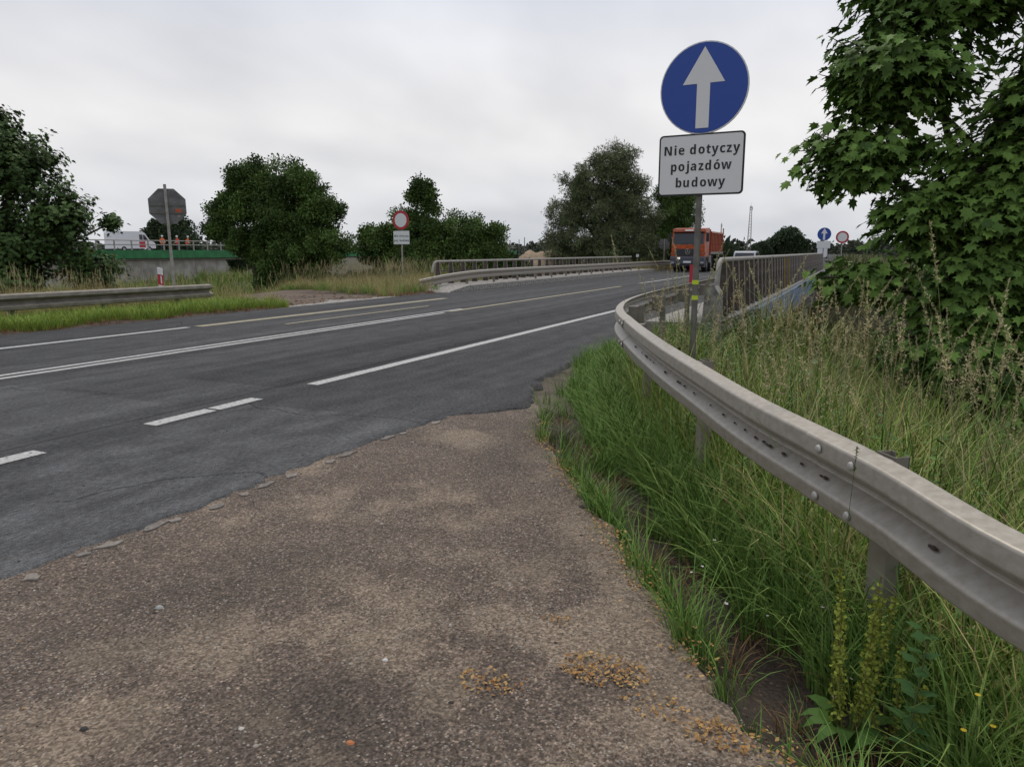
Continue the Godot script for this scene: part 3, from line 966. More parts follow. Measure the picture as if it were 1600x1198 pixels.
func build_road_signs() -> void:
	var g := ground_y(-1.25, -6.37)
	var t := thing("road_sign", "blue round one way sign with white arrow above a lettered white plate", "road sign", Vector3(-1.25, g, -6.37), deg_to_rad(-3))
	pole(t, 0.026, -0.3, 3.05 - g, M.post_steel)
	arrow_disc(t, 0.357, Vector3(0.01, 2.742 - g, 0.05))
	var p := plate_sign(t, 0.7, 0.49, Vector3(0.01, 2.148 - g, 0.05), M.sign_white)
	lettering(p, "Nie dotyczy", 0.101, Vector3(0, 0.118, 0.004))
	lettering(p, "pojazdów", 0.101, Vector3(0, -0.012, 0.004))
	lettering(p, "budowy", 0.101, Vector3(0, -0.142, 0.004))
	for y in [1.06, 1.19]:
		var b := MB.new()
		b.tube([Vector3(0, y - g - 0.018, 0), Vector3(0, y - g + 0.018, 0)], [0.0275, 0.0275], 16)
		part(t, "reflective_band", b.mesh(), M.lime)
	for y in [2.65, 2.88, 2.02, 2.26]:
		var b := MB.new()
		b.box(Vector3(0, y - g, 0.02), Vector3(0.09, 0.03, 0.05))
		part(t, "clamp", b.mesh(), M.post_steel)
	# ring sign across the road
	g = ground_y(-18.9, -28.7)
	t = thing("road_sign", "red ringed white round sign above a small white plate on the far verge", "road sign", Vector3(-18.9, g, -28.7), deg_to_rad(2))
	pole(t, 0.035, -0.2, 3.55 - g, M.flange)
	red_ring(t, 0.42, Vector3(0, 2.82 - g, 0.06))
	p = plate_sign(t, 0.86, 0.62, Vector3(0.02, 2.05 - g, 0.06), M.sign_far_white)
	lettering(p, "Nie dotyczy", 0.122, Vector3(0, 0.07, 0.004))
	lettering(p, "poj. budowy", 0.122, Vector3(0, -0.13, 0.004))
	# the back of a stop sign
	g = ground_y(-14.5, -12.4)
	t = thing("stop_sign", "dark grey back of an octagonal sign on a leaning pole by the verge", "road sign", Vector3(-15.45, g, -13.2), deg_to_rad(49))
	pole(t, 0.034, -0.3, 3.05 - g, M.flange)
	var oc := PackedVector2Array()
	for k in 8: oc.append(Vector2(cos(TAU * (k + 0.5) / 8), sin(TAU * (k + 0.5) / 8)) * 0.455)
	var b2 := MB.new()
	b2.prism(oc, -0.075, -0.06)
	var ob := part(t, "octagon", b2.mesh(), M.sign_back, Vector3(0.02, 2.53 - g, 0))
	for y in [-0.16, 0.02]:
		b2 = MB.new()
		b2.box(Vector3(0, y, -0.05), Vector3(0.82, 0.03, 0.02))
		part(ob, "stiffener", b2.mesh(), M.post_steel)
	b2 = MB.new()
	b2.box(Vector3(0.24, -0.1, -0.057), Vector3(0.14, 0.08, 0.004))
	part(ob, "sticker", b2.mesh(), M.orange)
	b2 = MB.new()
	b2.box(Vector3(0.24, -0.24, -0.057), Vector3(0.06, 0.04, 0.004))
	part(ob, "sticker", b2.mesh(), M.flange)
	t.rotation.z = deg_to_rad(0.8)
	# roadside delineator
	t = thing("marker_post", "small white roadside post with a red slanted band behind the double beam barrier", "marker post", P(-16.4, -13.6), deg_to_rad(44))
	b2 = MB.new()
	b2.prism(PackedVector2Array([Vector2(-0.06, 0), Vector2(0.06, 0), Vector2(0.06, 0.98), Vector2(-0.06, 1.02)]), -0.05, 0.05)
	var mp := part(t, "body", b2.mesh(), M.white)
	b2 = MB.new()
	b2.prism(PackedVector2Array([Vector2(-0.062, 0.58), Vector2(0.062, 0.55), Vector2(0.062, 0.82), Vector2(-0.062, 0.85)]), -0.052, 0.052)
	var rb := part(mp, "band", b2.mesh(), M.sign_red)
	rb.set_meta("label", "red slanted band")
	b2 = MB.new()
	b2.box(Vector3(0.02, 0.7, 0.053), Vector3(0.03, 0.2, 0.004))
	part(mp, "reflector", b2.mesh(), M.white)
	# red and white board at the road edge by the truck
	t = thing("marker_board", "narrow red and white marker board between the arrow sign pole and the truck", "marker board", Vector3(-5.1, 0.0, -25.4))
	b2 = MB.new()
	b2.box(Vector3(0, 0.55, 0), Vector3(0.2, 0.9, 0.02))
	part(t, "board", b2.mesh(), M.sign_red)
	b2 = MB.new()
	b2.box(Vector3(0.085, 0.55, 0.011), Vector3(0.03, 0.9, 0.004))
	part(t, "stripe", b2.mesh(), M.white)
	b2 = MB.new()
	b2.box(Vector3(0, 0.05, 0), Vector3(0.4, 0.1, 0.3))
	part(t, "foot", b2.mesh(), M.rubber)
	# signs beyond the bridge, half behind the maple
	g = ground_y(-2.0, -56.3)
	t = thing("road_sign", "distant blue round sign with white plate seen at the edge of the maple leaves", "road sign", Vector3(-2.35, g, -56.3))
	pole(t, 0.035, -0.2, 2.9 - g, M.flange)
	arrow_disc(t, 0.45, Vector3(0, 2.6 - g, 0.06))
	plate_sign(t, 0.9, 0.5, Vector3(0, 1.88 - g, 0.06), M.sign_far_white)
	t = thing("road_sign", "distant red and white round sign half hidden by the maple leaves", "road sign", Vector3(-1.2, g, -56.8))
	pole(t, 0.035, -0.2, 2.8 - g, M.flange)
	red_ring(t, 0.42, Vector3(0, 2.4 - g, 0.06))
	# sign back and small board beside the willow
	g = ground_y(-15.0, -59.0)
	t = thing("stop_sign", "grey back of a distant octagonal sign between the willow and the truck", "road sign", Vector3(-14.3, g, -59.6), deg_to_rad(25))
	pole(t, 0.04, -0.2, 2.4 - g, M.flange)
	b2 = MB.new()
	b2.prism(oc, -0.075, -0.06)
	part(t, "octagon", b2.mesh(), M.sign_back, Vector3(0, 2.0 - g, 0))
	t = thing("marker_board", "small white board on a thin stake below the willow", "marker board", Vector3(-15.9, g, -57.5), deg_to_rad(20))
	pole(t, 0.02, -0.2, 1.2 - g, M.flange)
	b2 = MB.new()
	b2.box(Vector3(0, 1.1 - g, 0.03), Vector3(0.22, 0.22, 0.02))
	part(t, "board", b2.mesh(), M.white)

# ---------------------------------------------------------------- the new bridge, masts and site behind
func build_far_side() -> void:
	var X := -69.0
	var t := thing("new_bridge", "new bridge with bright green edge beam and grey concrete side wall", "bridge", Vector3(X, -2.3, -58))
	var o := t.position
	var put := func(under: Node, called: String, c: Vector3, s: Vector3, m: Material) -> MeshInstance3D:
		var mb := MB.new()
		mb.box(c - o, s)
		return part(under, called, mb.mesh(), m)
	var z := -20.0
	var k := 0
	while z > -150.0:
		put.call(t, "edge_beam", Vector3(X + (0.01 if k % 2 else 0.0), 1.12, z - 4.98), Vector3(0.5, 0.86, 9.96), M.green_paint)
		z -= 10.0; k += 1
	put.call(t, "deck", Vector3(X - 6.0, 0.9, -85), Vector3(11.5, 0.9, 130), M.concrete)
	z = -22.0
	while z > -66.0:                                     # concrete wall cast in bays
		put.call(t, "wall_panel", Vector3(X - 0.7, -1.2, z - 2.23), Vector3(0.6, 3.8, 4.44), M.wall)
		z -= 4.5
	put.call(t, "pier", Vector3(X - 5, -1.5, -112), Vector3(9, 4.6, 1.5), M.wall)
	var rail := thing("bridge_parapet", "pale steel parapet rail on the green edged bridge", "railing", Vector3(X, 1.55, -58))
	for yy in [0.55, 1.0]:
		var mb := MB.new()
		mb.tube([Vector3(0, yy, 36), Vector3(0, yy, -92)], [0.05, 0.05], 8)
		part(rail, "rail", mb.mesh(), M.flange)
	var pb := MB.new()
	pb.box(Vector3(0, 0.5, 0), Vector3(0.1, 1.0, 0.12))
	var pm := pb.mesh()
	for q in 64:
		part(rail, "post", pm, M.flange, Vector3(0, 0.0, 36.0 - q * 2.0))
	# lattice mast and a thinner one on the horizon
	for q in [[Vector3(-54.2, -2.0, -416.0), 28.5, 1.0, "tall pale lattice mast on the horizon beside the truck"], [Vector3(-83.0, -2.0, -500.0), 22.0, 0.45, "thin faint mast on the horizon between truck and lattice mast"]]:
		var mt := thing("lattice_mast", q[3], "mast", q[0])
		var ht: float = q[1]
		var wd: float = q[2]
		for s in [Vector2(-1, -1), Vector2(1, -1), Vector2(1, 1), Vector2(-1, 1)]:
			var lb := MB.new()
			lb.tube([Vector3(s.x * wd, 0, s.y * wd), Vector3(s.x * wd * 0.4, ht * 0.94, s.y * wd * 0.4)], [0.13, 0.1], 6)
			part(mt, "leg", lb.mesh(), M.flange)
		var br := MB.new()
		var y := 0.0
		while y < ht * 0.92:
			var a := wd * (1.0 - 0.6 * y / ht)
			var b := wd * (1.0 - 0.6 * (y + 1.5) / ht)
			for e in [[Vector3(-a, y, a), Vector3(b, y + 1.5, b)], [Vector3(a, y, a), Vector3(a, y, -a)], [Vector3(-a, y, -a), Vector3(-b, y + 1.5, b)], [Vector3(a, y, -a), Vector3(-b, y + 1.5, -b)]]:
				br.bar(e[0], e[1], 0.1, 0.1)
			y += 1.5
		part(mt, "bracing", br.mesh(), M.flange)
		var top := MB.new()
		top.tube([Vector3(0, ht * 0.9, 0), Vector3(0, ht, 0)], [0.09, 0.04], 6)
		part(mt, "antenna", top.mesh(), M.flange)
		for e in 3:
			var an := MB.new()
			an.box(Vector3(cos(e * 2.1), 0, sin(e * 2.1)) * wd * 0.7 + Vector3(0, ht * 0.9, 0), Vector3(0.4, 1.8, 0.4))
			part(mt, "panel_antenna", an.mesh(), M.white)
	# building site: upright steel bars and a heap of pale earth beyond the railing
	for q in 11:
		var sb := MB.new()
		sb.tube([Vector3.ZERO, Vector3(0, 3.1 + 0.9 * sin(q * 2.3), 0)], [0.05, 0.04], 6)
		var e := P(-36.6 + q * 0.5, -77.0 - 2.4 * sin(q * 1.7), -0.1)
		e.y = -1.0
		var bar := part(self, "steel_bar", sb.mesh(), M.post_steel, e)
		tag(bar, "thin upright steel bar standing on the building site behind the railing", "steel bar", "upright steel bars on the building site")
	var heap := MB.new()
	var hn := noise(91, 0.35, 3)
	var rows := 14
	var cols := 26
	for j in rows + 1:
		for i in cols + 1:
			var a := TAU * i / cols
			var r := float(j) / rows
			var p := Vector3(cos(a) * 7.0 * r, 0, sin(a) * 4.0 * r)
			p.y = 4.7 * pow(1.0 - r * r, 0.8) * (1.0 + 0.25 * hn.get_noise_2d(p.x, p.z)) + hn.get_noise_2d(p.x * 3, p.z * 3) * 0.3 * (1.0 - r)
			heap.vert(p, Vector3(p.x * 0.25, 1.0, p.z * 0.4).normalized())
	for j in rows:
		for i in cols:
			var a := j * (cols + 1) + i
			heap.tri_i(a, a + cols + 2, a + cols + 1); heap.tri_i(a, a + 1, a + cols + 2)
	var hp := part(self, "earth_heap", heap.mesh(), mat(lin(0.42, 0.32, 0.22), 1.0, 0.0, M.streak, 0.3), Vector3(-24.9, -3.3, -60.5))
	tag(hp, "heap of pale sandy earth showing through the far railing", "earth heap")

# ---------------------------------------------------------------- vehicles and people
func wheel(under: Node, r: float, wd: float, at: Vector3, rim: Material) -> void:
	var b := MB.new()
	var xf := Transform3D(Basis(Vector3(0, 0, 1), Vector3(1, 0, 0), Vector3(0, 1, 0)), Vector3.ZERO)
	b.lathe([Vector2(r * 0.55, -wd / 2), Vector2(r * 0.94, -wd / 2), Vector2(r, -wd * 0.38), Vector2(r, wd * 0.38), Vector2(r * 0.94, wd / 2), Vector2(r * 0.55, wd / 2)], 24, xf)
	var w := part(under, "wheel", b.mesh(), M.rubber, at)
	b = MB.new()
	b.lathe([Vector2(0.0, -wd * 0.3), Vector2(r * 0.55, -wd * 0.42), Vector2(r * 0.56, wd * 0.42), Vector2(r * 0.3, wd * 0.3), Vector2(0.0, wd * 0.42)], 18, xf)
	part(w, "rim", b.mesh(), rim)

func build_truck(at: Vector3, turn: float) -> void:
	# the front faces +z, the front bumper at z = 0
	var t := thing("dump_truck", "orange tipper truck with headlights on coming over the bridge", "truck", at, turn)
	var side := Transform3D(Basis(Vector3(0, 0, 1), Vector3(0, 1, 0), Vector3(-1, 0, 0)), Vector3.ZERO)   # polygon x -> z, y -> y, depth -> -x
	var b := MB.new()
	b.prism(PackedVector2Array([Vector2(-0.06, 1.0), Vector2(-0.02, 1.75), Vector2(-0.28, 2.62), Vector2(-0.4, 2.82), Vector2(-1.7, 2.9), Vector2(-1.78, 2.8), Vector2(-1.78, 0.95)]), -1.2, 1.2, side)
	var cab := part(t, "cab", b.mesh(), M.orange)
	b = MB.new()
	var w0 := Vector3(-1.1, 1.82, -0.03)
	b.quad(Vector3(-1.1, 1.8, -0.012), Vector3(1.1, 1.8, -0.012), Vector3(1.06, 2.56, -0.238), Vector3(-1.06, 2.56, -0.238))
	b.quad(Vector3(-1.1, 1.8, -0.04), Vector3(-1.06, 2.56, -0.26), Vector3(1.06, 2.56, -0.26), Vector3(1.1, 1.8, -0.04))
	part(cab, "windscreen", b.mesh(), M.glass)
	for s in [-1, 1]:
		b = MB.new()
		b.box(Vector3(s * 1.203, 2.2, -0.85), Vector3(0.012, 0.62, 0.85))
		part(cab, "side_window", b.mesh(), M.glass)
	b = MB.new()
	b.box(Vector3(0, 2.68, -0.12), Vector3(2.3, 0.2, 0.14), Basis(Vector3.RIGHT, -0.5))
	part(cab, "sun_visor", b.mesh(), M.body_orange)
	b = MB.new()
	b.box(Vector3(0.05, 2.7, -0.03), Vector3(0.6, 0.09, 0.04), Basis(Vector3.RIGHT, -0.5))
	part(cab, "visor_reflection", b.mesh(), M.white)  # white bar painting a bright reflection on to the visor
	b = MB.new()
	b.box(Vector3(0, 1.28, 0.0), Vector3(1.75, 0.46, 0.08))
	var gr := part(cab, "grille", b.mesh(), M.dark_panel)
	for y in [1.12, 1.22, 1.34, 1.44]:
		b = MB.new()
		b.box(Vector3(0, y, 0.045), Vector3(1.65, 0.03, 0.02))
		part(gr, "slat", b.mesh(), M.chassis)
	b = MB.new()                                            # ring with a three pointed star
	for k in 24:
		var a0 := TAU * k / 24
		var a1 := TAU * (k + 1) / 24
		b.bar(Vector3(cos(a0), sin(a0), 0) * 0.17, Vector3(cos(a1), sin(a1), 0) * 0.17, 0.03, 0.03)
	for k in 3:
		var a := PI / 2 + TAU * k / 3
		b.bar(Vector3.ZERO, Vector3(cos(a), sin(a), 0) * 0.16, 0.035, 0.03)
	part(gr, "emblem", b.mesh(), M.lamp.duplicate(), Vector3(0, 1.34, 0.08)).material_override = M.flange
	b = MB.new()
	b.prism(PackedVector2Array([Vector2(-0.35, 0.42), Vector2(0.06, 0.42), Vector2(0.12, 0.55), Vector2(0.12, 0.92), Vector2(0.05, 1.02), Vector2(-0.35, 1.02)]), -1.25, 1.25, side)
	var bu := part(t, "bumper", b.mesh(), M.bumper)
	for s in [-1, 1]:
		b = MB.new()
		b.box(Vector3(s * 0.62, 0.9, 0.12), Vector3(0.2, 0.12, 0.05))
		part(bu, "headlight", b.mesh(), M.lamp)
		b = MB.new()
		b.box(Vector3(s * 1.08, 0.62, 0.11), Vector3(0.24, 0.13, 0.05))
		part(bu, "indicator", b.mesh(), M.silver)
		b = MB.new()
		b.box(Vector3(s * 1.09, 1.22, -0.06), Vector3(0.3, 0.16, 0.12))
		part(cab, "corner_panel", b.mesh(), M.body_orange)
		b = MB.new()
		b.box(Vector3(s * 1.38, 2.25, -0.05), Vector3(0.2, 0.55, 0.12))
		b.bar(Vector3(s * 1.2, 2.55, -0.3), Vector3(s * 1.38, 2.52, -0.05), 0.04, 0.04)
		part(cab, "mirror", b.mesh(), M.black)
		b = MB.new()
		b.box(Vector3(s * 0.95, 0.42, -1.0), Vector3(0.4, 0.2, 1.3))
		part(t, "step", b.mesh(), M.dusty)
	b = MB.new()
	b.box(Vector3(0, 0.66, 0.125), Vector3(0.55, 0.12, 0.02))
	part(bu, "number_plate", b.mesh(), M.white)
	for s in [-0.5, 0.35]:
		b = MB.new()
		b.bar(Vector3(s, 1.78, 0.0), Vector3(s + 0.5, 1.86, -0.02), 0.02, 0.02)
		part(cab, "wiper", b.mesh(), M.black)
	b = MB.new()
	for s in [-0.45, 0.45]:
		b.box(Vector3(s, 0.9, -4.3), Vector3(0.1, 0.25, 7.2))
	b.box(Vector3(0, 0.8, -1.3), Vector3(1.1, 0.5, 1.2))
	part(t, "chassis", b.mesh(), M.chassis)
	for z in [-1.15, -2.9, -5.6, -6.95]:
		for s in [-1, 1]:
			wheel(t, 0.52, 0.34, Vector3(s * 1.03, 0.52, z), M.dusty)
	b = MB.new()
	b.box(Vector3(-1.1, 0.85, -2.1), Vector3(0.3, 0.5, 0.7)); b.box(Vector3(1.1, 0.85, -2.1), Vector3(0.3, 0.5, 0.7))
	part(t, "tank", b.mesh(), M.dusty)
	# tipper body
	b = MB.new()
	b.box(Vector3(0, 1.24, -4.75), Vector3(2.4, 0.12, 5.3))
	for s in [-1, 1]: b.box(Vector3(s * 1.2, 1.95, -4.75), Vector3(0.06, 1.32, 5.3))
	b.box(Vector3(0, 2.05, -2.12), Vector3(2.46, 1.5, 0.06)); b.box(Vector3(0, 1.95, -7.38), Vector3(2.46, 1.32, 0.06))
	var body := part(t, "tipper_body", b.mesh(), M.body_orange)
	for s in [-1, 1]:
		for k in 9:
			b = MB.new()
			b.box(Vector3(s * 1.26, 1.93, -2.25 - k * 0.63), Vector3(0.07, 1.26, 0.1))
			part(body, "rib", b.mesh(), M.body_orange)
		b = MB.new()
		b.box(Vector3(s * 1.255, 2.62, -4.75), Vector3(0.12, 0.1, 5.36))
		part(body, "top_rail", b.mesh(), M.orange)
		b = MB.new()
		b.box(Vector3(s * 1.255, 1.24, -4.75), Vector3(0.1, 0.14, 5.36))
		part(body, "lower_rail", b.mesh(), M.dusty)
	b = MB.new()
	b.box(Vector3(1.25, 2.75, -7.42), Vector3(0.08, 0.5, 0.08)); b.box(Vector3(-1.25, 2.75, -7.42), Vector3(0.08, 0.5, 0.08))
	part(body, "tail_post", b.mesh(), M.body_orange)
	for s in [-1, 1]:
		b = MB.new()
		b.box(Vector3(s * 1.03, 1.1, -6.28), Vector3(0.42, 0.05, 2.5))
		part(t, "mudguard", b.mesh(), M.chassis)

func build_van(at: Vector3, turn: float, label: String) -> Node3D:
	# front to -z; 5.9 m long
	var t := thing("delivery_van", label, "van", at, turn)
	var side := Transform3D(Basis(Vector3(0, 0, -1), Vector3(0, 1, 0), Vector3(1, 0, 0)), Vector3.ZERO)
	var b := MB.new()
	b.prism(PackedVector2Array([Vector2(-2.95, 0.4), Vector2(-2.95, 2.35), Vector2(-2.8, 2.55), Vector2(0.9, 2.6), Vector2(1.35, 2.45), Vector2(2.1, 1.5), Vector2(2.75, 1.25), Vector2(2.95, 1.0), Vector2(2.95, 0.45)]), -0.98, 0.98, side)
	var body := part(t, "body", b.mesh(), M.van_white)
	for s in [-1, 1]:
		b = MB.new()
		b.prism(PackedVector2Array([Vector2(0.55, 1.55), Vector2(0.55, 2.2), Vector2(1.05, 2.2), Vector2(1.05, 1.5)]), 0.975, 0.99, Transform3D(side.basis, Vector3.ZERO) if s > 0 else Transform3D(side.basis, Vector3(-1.965, 0, 0)))
		part(body, "side_window", b.mesh(), M.glass)
		b = MB.new()
		b.prism(PackedVector2Array([Vector2(1.13, 1.48), Vector2(1.13, 2.2), Vector2(1.35, 2.15), Vector2(1.88, 1.52)]), 0.975, 0.99, Transform3D(side.basis, Vector3.ZERO) if s > 0 else Transform3D(side.basis, Vector3(-1.965, 0, 0)))
		part(body, "side_window", b.mesh(), M.glass)
		b = MB.new()
		b.box(Vector3(s * 0.985, 0.95, -0.95), Vector3(0.012, 0.75, 0.9))
		part(body, "door_sign", b.mesh(), M.sign_red)
		for z in [-1.95, 1.75]:
			wheel(t, 0.35, 0.24, Vector3(s * 0.9, 0.35, z), M.silver)
		b = MB.new()
		b.box(Vector3(s * 0.75, 0.95, -2.88), Vector3(0.3, 0.25, 0.12))
		part(body, "headlight", b.mesh(), M.silver)
	b = MB.new()
	b.quad(Vector3(0.85, 1.58, -2.06), Vector3(-0.85, 1.58, -2.06), Vector3(-0.8, 2.38, -1.43), Vector3(0.8, 2.38, -1.43))
	b.quad(Vector3(0.85, 1.58, -2.04), Vector3(0.8, 2.38, -1.41), Vector3(-0.8, 2.38, -1.41), Vector3(-0.85, 1.58, -2.04))
	part(body, "windscreen", b.mesh(), M.glass, Vector3(0, 0, -0.03))
	return t

func build_car(at: Vector3) -> void:
	var t := thing("passenger_car", "silver car roof showing above the brown bridge railing beside the truck", "car", at)
	var side := Transform3D(Basis(Vector3(0, 0, -1), Vector3(0, 1, 0), Vector3(1, 0, 0)), Vector3.ZERO)
	var b := MB.new()
	b.prism(PackedVector2Array([Vector2(-2.1, 0.35), Vector2(-2.15, 0.9), Vector2(1.0, 0.98), Vector2(2.0, 0.8), Vector2(2.1, 0.4)]), -0.87, 0.87, side)
	var body := part(t, "body", b.mesh(), M.silver)
	b = MB.new()
	b.prism(PackedVector2Array([Vector2(-2.05, 0.92), Vector2(-1.6, 1.4), Vector2(-1.2, 1.5), Vector2(-0.1, 1.5), Vector2(0.95, 0.98)]), -0.72, 0.72, side)
	var cabin := part(t, "cabin", b.mesh(), M.silver)
	b = MB.new()
	b.prism(PackedVector2Array([Vector2(-1.75, 1.02), Vector2(-1.45, 1.38), Vector2(-0.12, 1.4), Vector2(0.62, 1.02)]), -0.73, 0.73, side)
	part(cabin, "side_window", b.mesh(), M.glass)
	b = MB.new()
	b.quad(Vector3(-0.66, 0.98, 2.03), Vector3(0.66, 0.98, 2.03), Vector3(0.6, 1.37, 1.66), Vector3(-0.6, 1.37, 1.66))
	part(cabin, "rear_window", b.mesh(), M.glass, Vector3(0, 0, 0.01))
	for s in [-1, 1]:
		for z in [-1.35, 1.35]: wheel(t, 0.32, 0.2, Vector3(s * 0.78, 0.32, z), M.silver)
		b = MB.new()
		b.box(Vector3(s * 0.7, 0.78, 2.12), Vector3(0.26, 0.14, 0.05))
		part(body, "tail_lamp", b.mesh(), M.sign_red)

func figure(bones: Array, cell: float, paint: Callable) -> ArrayMesh:      # bones: [a, b, radius a, radius b]; one skin over all of them
	var lo := Vector3.INF
	var hi := -Vector3.INF
	for e in bones:
		for q in [[e[0], e[2]], [e[1], e[3]]]:
			lo = lo.min(q[0] - Vector3.ONE * q[1]); hi = hi.max(q[0] + Vector3.ONE * q[1])
	lo -= Vector3.ONE * cell * 2.0; hi += Vector3.ONE * cell * 2.0
	var d := Vector3i(((hi - lo) / cell).ceil()) + Vector3i.ONE
	var f := PackedFloat32Array(); f.resize(d.x * d.y * d.z)
	for k in d.z:
		for j in d.y:
			for i in d.x:
				var p := lo + Vector3(i, j, k) * cell
				var s := 1.0
				for e in bones:
					var ab: Vector3 = e[1] - e[0]
					var h := clampf((p - e[0]).dot(ab) / maxf(ab.length_squared(), 1e-6), 0.0, 1.0)
					var q: float = p.distance_to(e[0] + ab * h) - lerpf(e[2], e[3], h)
					var m := maxf(0.05 - absf(s - q), 0.0) / 0.05
					s = minf(s, q) - m * m * 0.0125
				f[(k * d.y + j) * d.x + i] = s
	var mb := MB.new()
	var at := {}
	var corner := [Vector3i(0, 0, 0), Vector3i(1, 0, 0), Vector3i(0, 1, 0), Vector3i(1, 1, 0), Vector3i(0, 0, 1), Vector3i(1, 0, 1), Vector3i(0, 1, 1), Vector3i(1, 1, 1)]
	var edges := [[0, 1], [2, 3], [4, 5], [6, 7], [0, 2], [1, 3], [4, 6], [5, 7], [0, 4], [1, 5], [2, 6], [3, 7]]
	for k in d.z - 1:
		for j in d.y - 1:
			for i in d.x - 1:
				var vals := []
				var neg := 0
				for q in corner:
					var x := f[((k + q.z) * d.y + j + q.y) * d.x + i + q.x]
					vals.append(x)
					if x < 0.0: neg += 1
				if neg == 0 or neg == 8: continue
				var sum := Vector3.ZERO
				var n := 0
				for e in edges:
					if (vals[e[0]] < 0.0) != (vals[e[1]] < 0.0):
						var w: float = vals[e[0]] / (vals[e[0]] - vals[e[1]])
						sum += Vector3(corner[e[0]]).lerp(Vector3(corner[e[1]]), w); n += 1
				var grad := Vector3(vals[1] + vals[3] + vals[5] + vals[7] - vals[0] - vals[2] - vals[4] - vals[6], vals[2] + vals[3] + vals[6] + vals[7] - vals[0] - vals[1] - vals[4] - vals[5], vals[4] + vals[5] + vals[6] + vals[7] - vals[0] - vals[1] - vals[2] - vals[3])
				var p := lo + (Vector3(i, j, k) + sum / n) * cell
				mb.col = paint.call(p)
				at[Vector3i(i, j, k)] = mb.vert(p, grad.normalized())
	for c in at:
		for ax in 3:
			var e := Vector3i.ZERO; e[ax] = 1
			var u := Vector3i.ZERO; u[(ax + 1) % 3] = 1
			var w := Vector3i.ZERO; w[(ax + 2) % 3] = 1
			var a: float = f[(c.z * d.y + c.y) * d.x + c.x]
			var c2: Vector3i = c + e
			var b: float = f[(c2.z * d.y + c2.y) * d.x + c2.x]
			if (a < 0.0) == (b < 0.0): continue
			if not (at.has(c - u) and at.has(c - w) and at.has(c - u - w)): continue
			var q := [at[c], at[c - u], at[c - u - w], at[c - w]]
			if a >= 0.0: q.reverse()
			mb.tri_i(q[0], q[1], q[2]); mb.tri_i(q[0], q[2], q[3])
	return mb.mesh()

func build_worker(at: Vector3, turn: float, lean: float, jacket: Color, label: String) -> void:
	var t := thing("person", label, "person", at, turn, "workers on the new bridge")
	var hip := Vector3(0, 0.92, 0)
	var chest := Vector3(0, 1.32, lean)
	var neck := Vector3(0, 1.48, lean * 1.3)
	var bones := [[hip, chest, 0.15, 0.17], [chest, neck, 0.15, 0.07], [neck, neck + Vector3(0, 0.1, 0.01), 0.06, 0.06], [neck + Vector3(0, 0.14, 0.02), neck + Vector3(0, 0.2, 0.02), 0.085, 0.095]]
	for s in [-1.0, 1.0]:
		bones.append([Vector3(s * 0.09, 0.9, 0), Vector3(s * 0.11, 0.5, 0.02), 0.1, 0.075])
		bones.append([Vector3(s * 0.11, 0.5, 0.02), Vector3(s * 0.13, 0.09, -0.02), 0.072, 0.052])
		bones.append([Vector3(s * 0.13, 0.05, -0.04), Vector3(s * 0.14, 0.04, 0.14), 0.05, 0.04])
		var sh := chest + Vector3(s * 0.19, 0.06, 0)
		var el := sh + Vector3(s * 0.07, -0.27, 0.04 - s * 0.04)
		var wr := el + Vector3(-s * 0.04, -0.13, 0.2)
		bones.append([sh, el, 0.07, 0.055]); bones.append([el, wr, 0.055, 0.042]); bones.append([wr, wr + Vector3(0, -0.03, 0.09), 0.042, 0.03])
	var dark := Color(0.03, 0.035, 0.05)
	var skin := Color(0.42, 0.25, 0.17)
	var paint := func(p: Vector3) -> Color:
		if p.y > neck.y + 0.02: return skin
		if p.y < 0.1: return Color(0.02, 0.02, 0.02)
		if p.y < 0.86: return dark
		if p.z > lean + 0.26: return skin
		if absf(p.y - 1.08) < 0.03: return Color(0.6, 0.6, 0.55)
		return jacket
	part(t, "body", figure(bones, 0.042, paint), M.tint)
	var h := MB.new()
	h.lathe([Vector2(0.145, 0.0), Vector2(0.12, 0.01), Vector2(0.115, 0.07), Vector2(0.075, 0.125), Vector2(0.0, 0.14)], 14, Transform3D(Basis.IDENTITY, neck + Vector3(0, 0.2, 0.02)))
	part(t, "helmet", h.mesh(), M.white)

func build_vehicles() -> void:
	build_truck(Vector3(-10.95, 0.0, -52.6), 0.0)
	get_node("dump_truck").scale = Vector3(0.96, 1.06, 0.96)
	build_van(Vector3(-75.0, 1.35, -58.6), 0.0, "white delivery van parked on the green edged bridge").scale = Vector3.ONE * 0.88
	another(get_node("delivery_van"), Vector3(-7.0, -0.1, -165), 0.0, "small white van far down the road beside the maple leaves")
	build_car(Vector3(-7.2, -0.05, -55.0))
	var q := Vector3(-71.5, 1.38, -59.9)
	build_worker(q, 1.2, 0.04, Color(0.6, 0.11, 0.02), "worker in orange jacket standing nearest the white van")
	build_worker(Vector3(-71.5, 1.38, -62.0), -0.6, 0.02, Color(0.55, 0.05, 0.03), "worker in red jacket in the middle of three on the bridge")
	build_worker(Vector3(-71.5, 1.38, -63.3), 2.2, 0.1, Color(0.6, 0.1, 0.03), "worker in orange vest bending over farthest from the van")

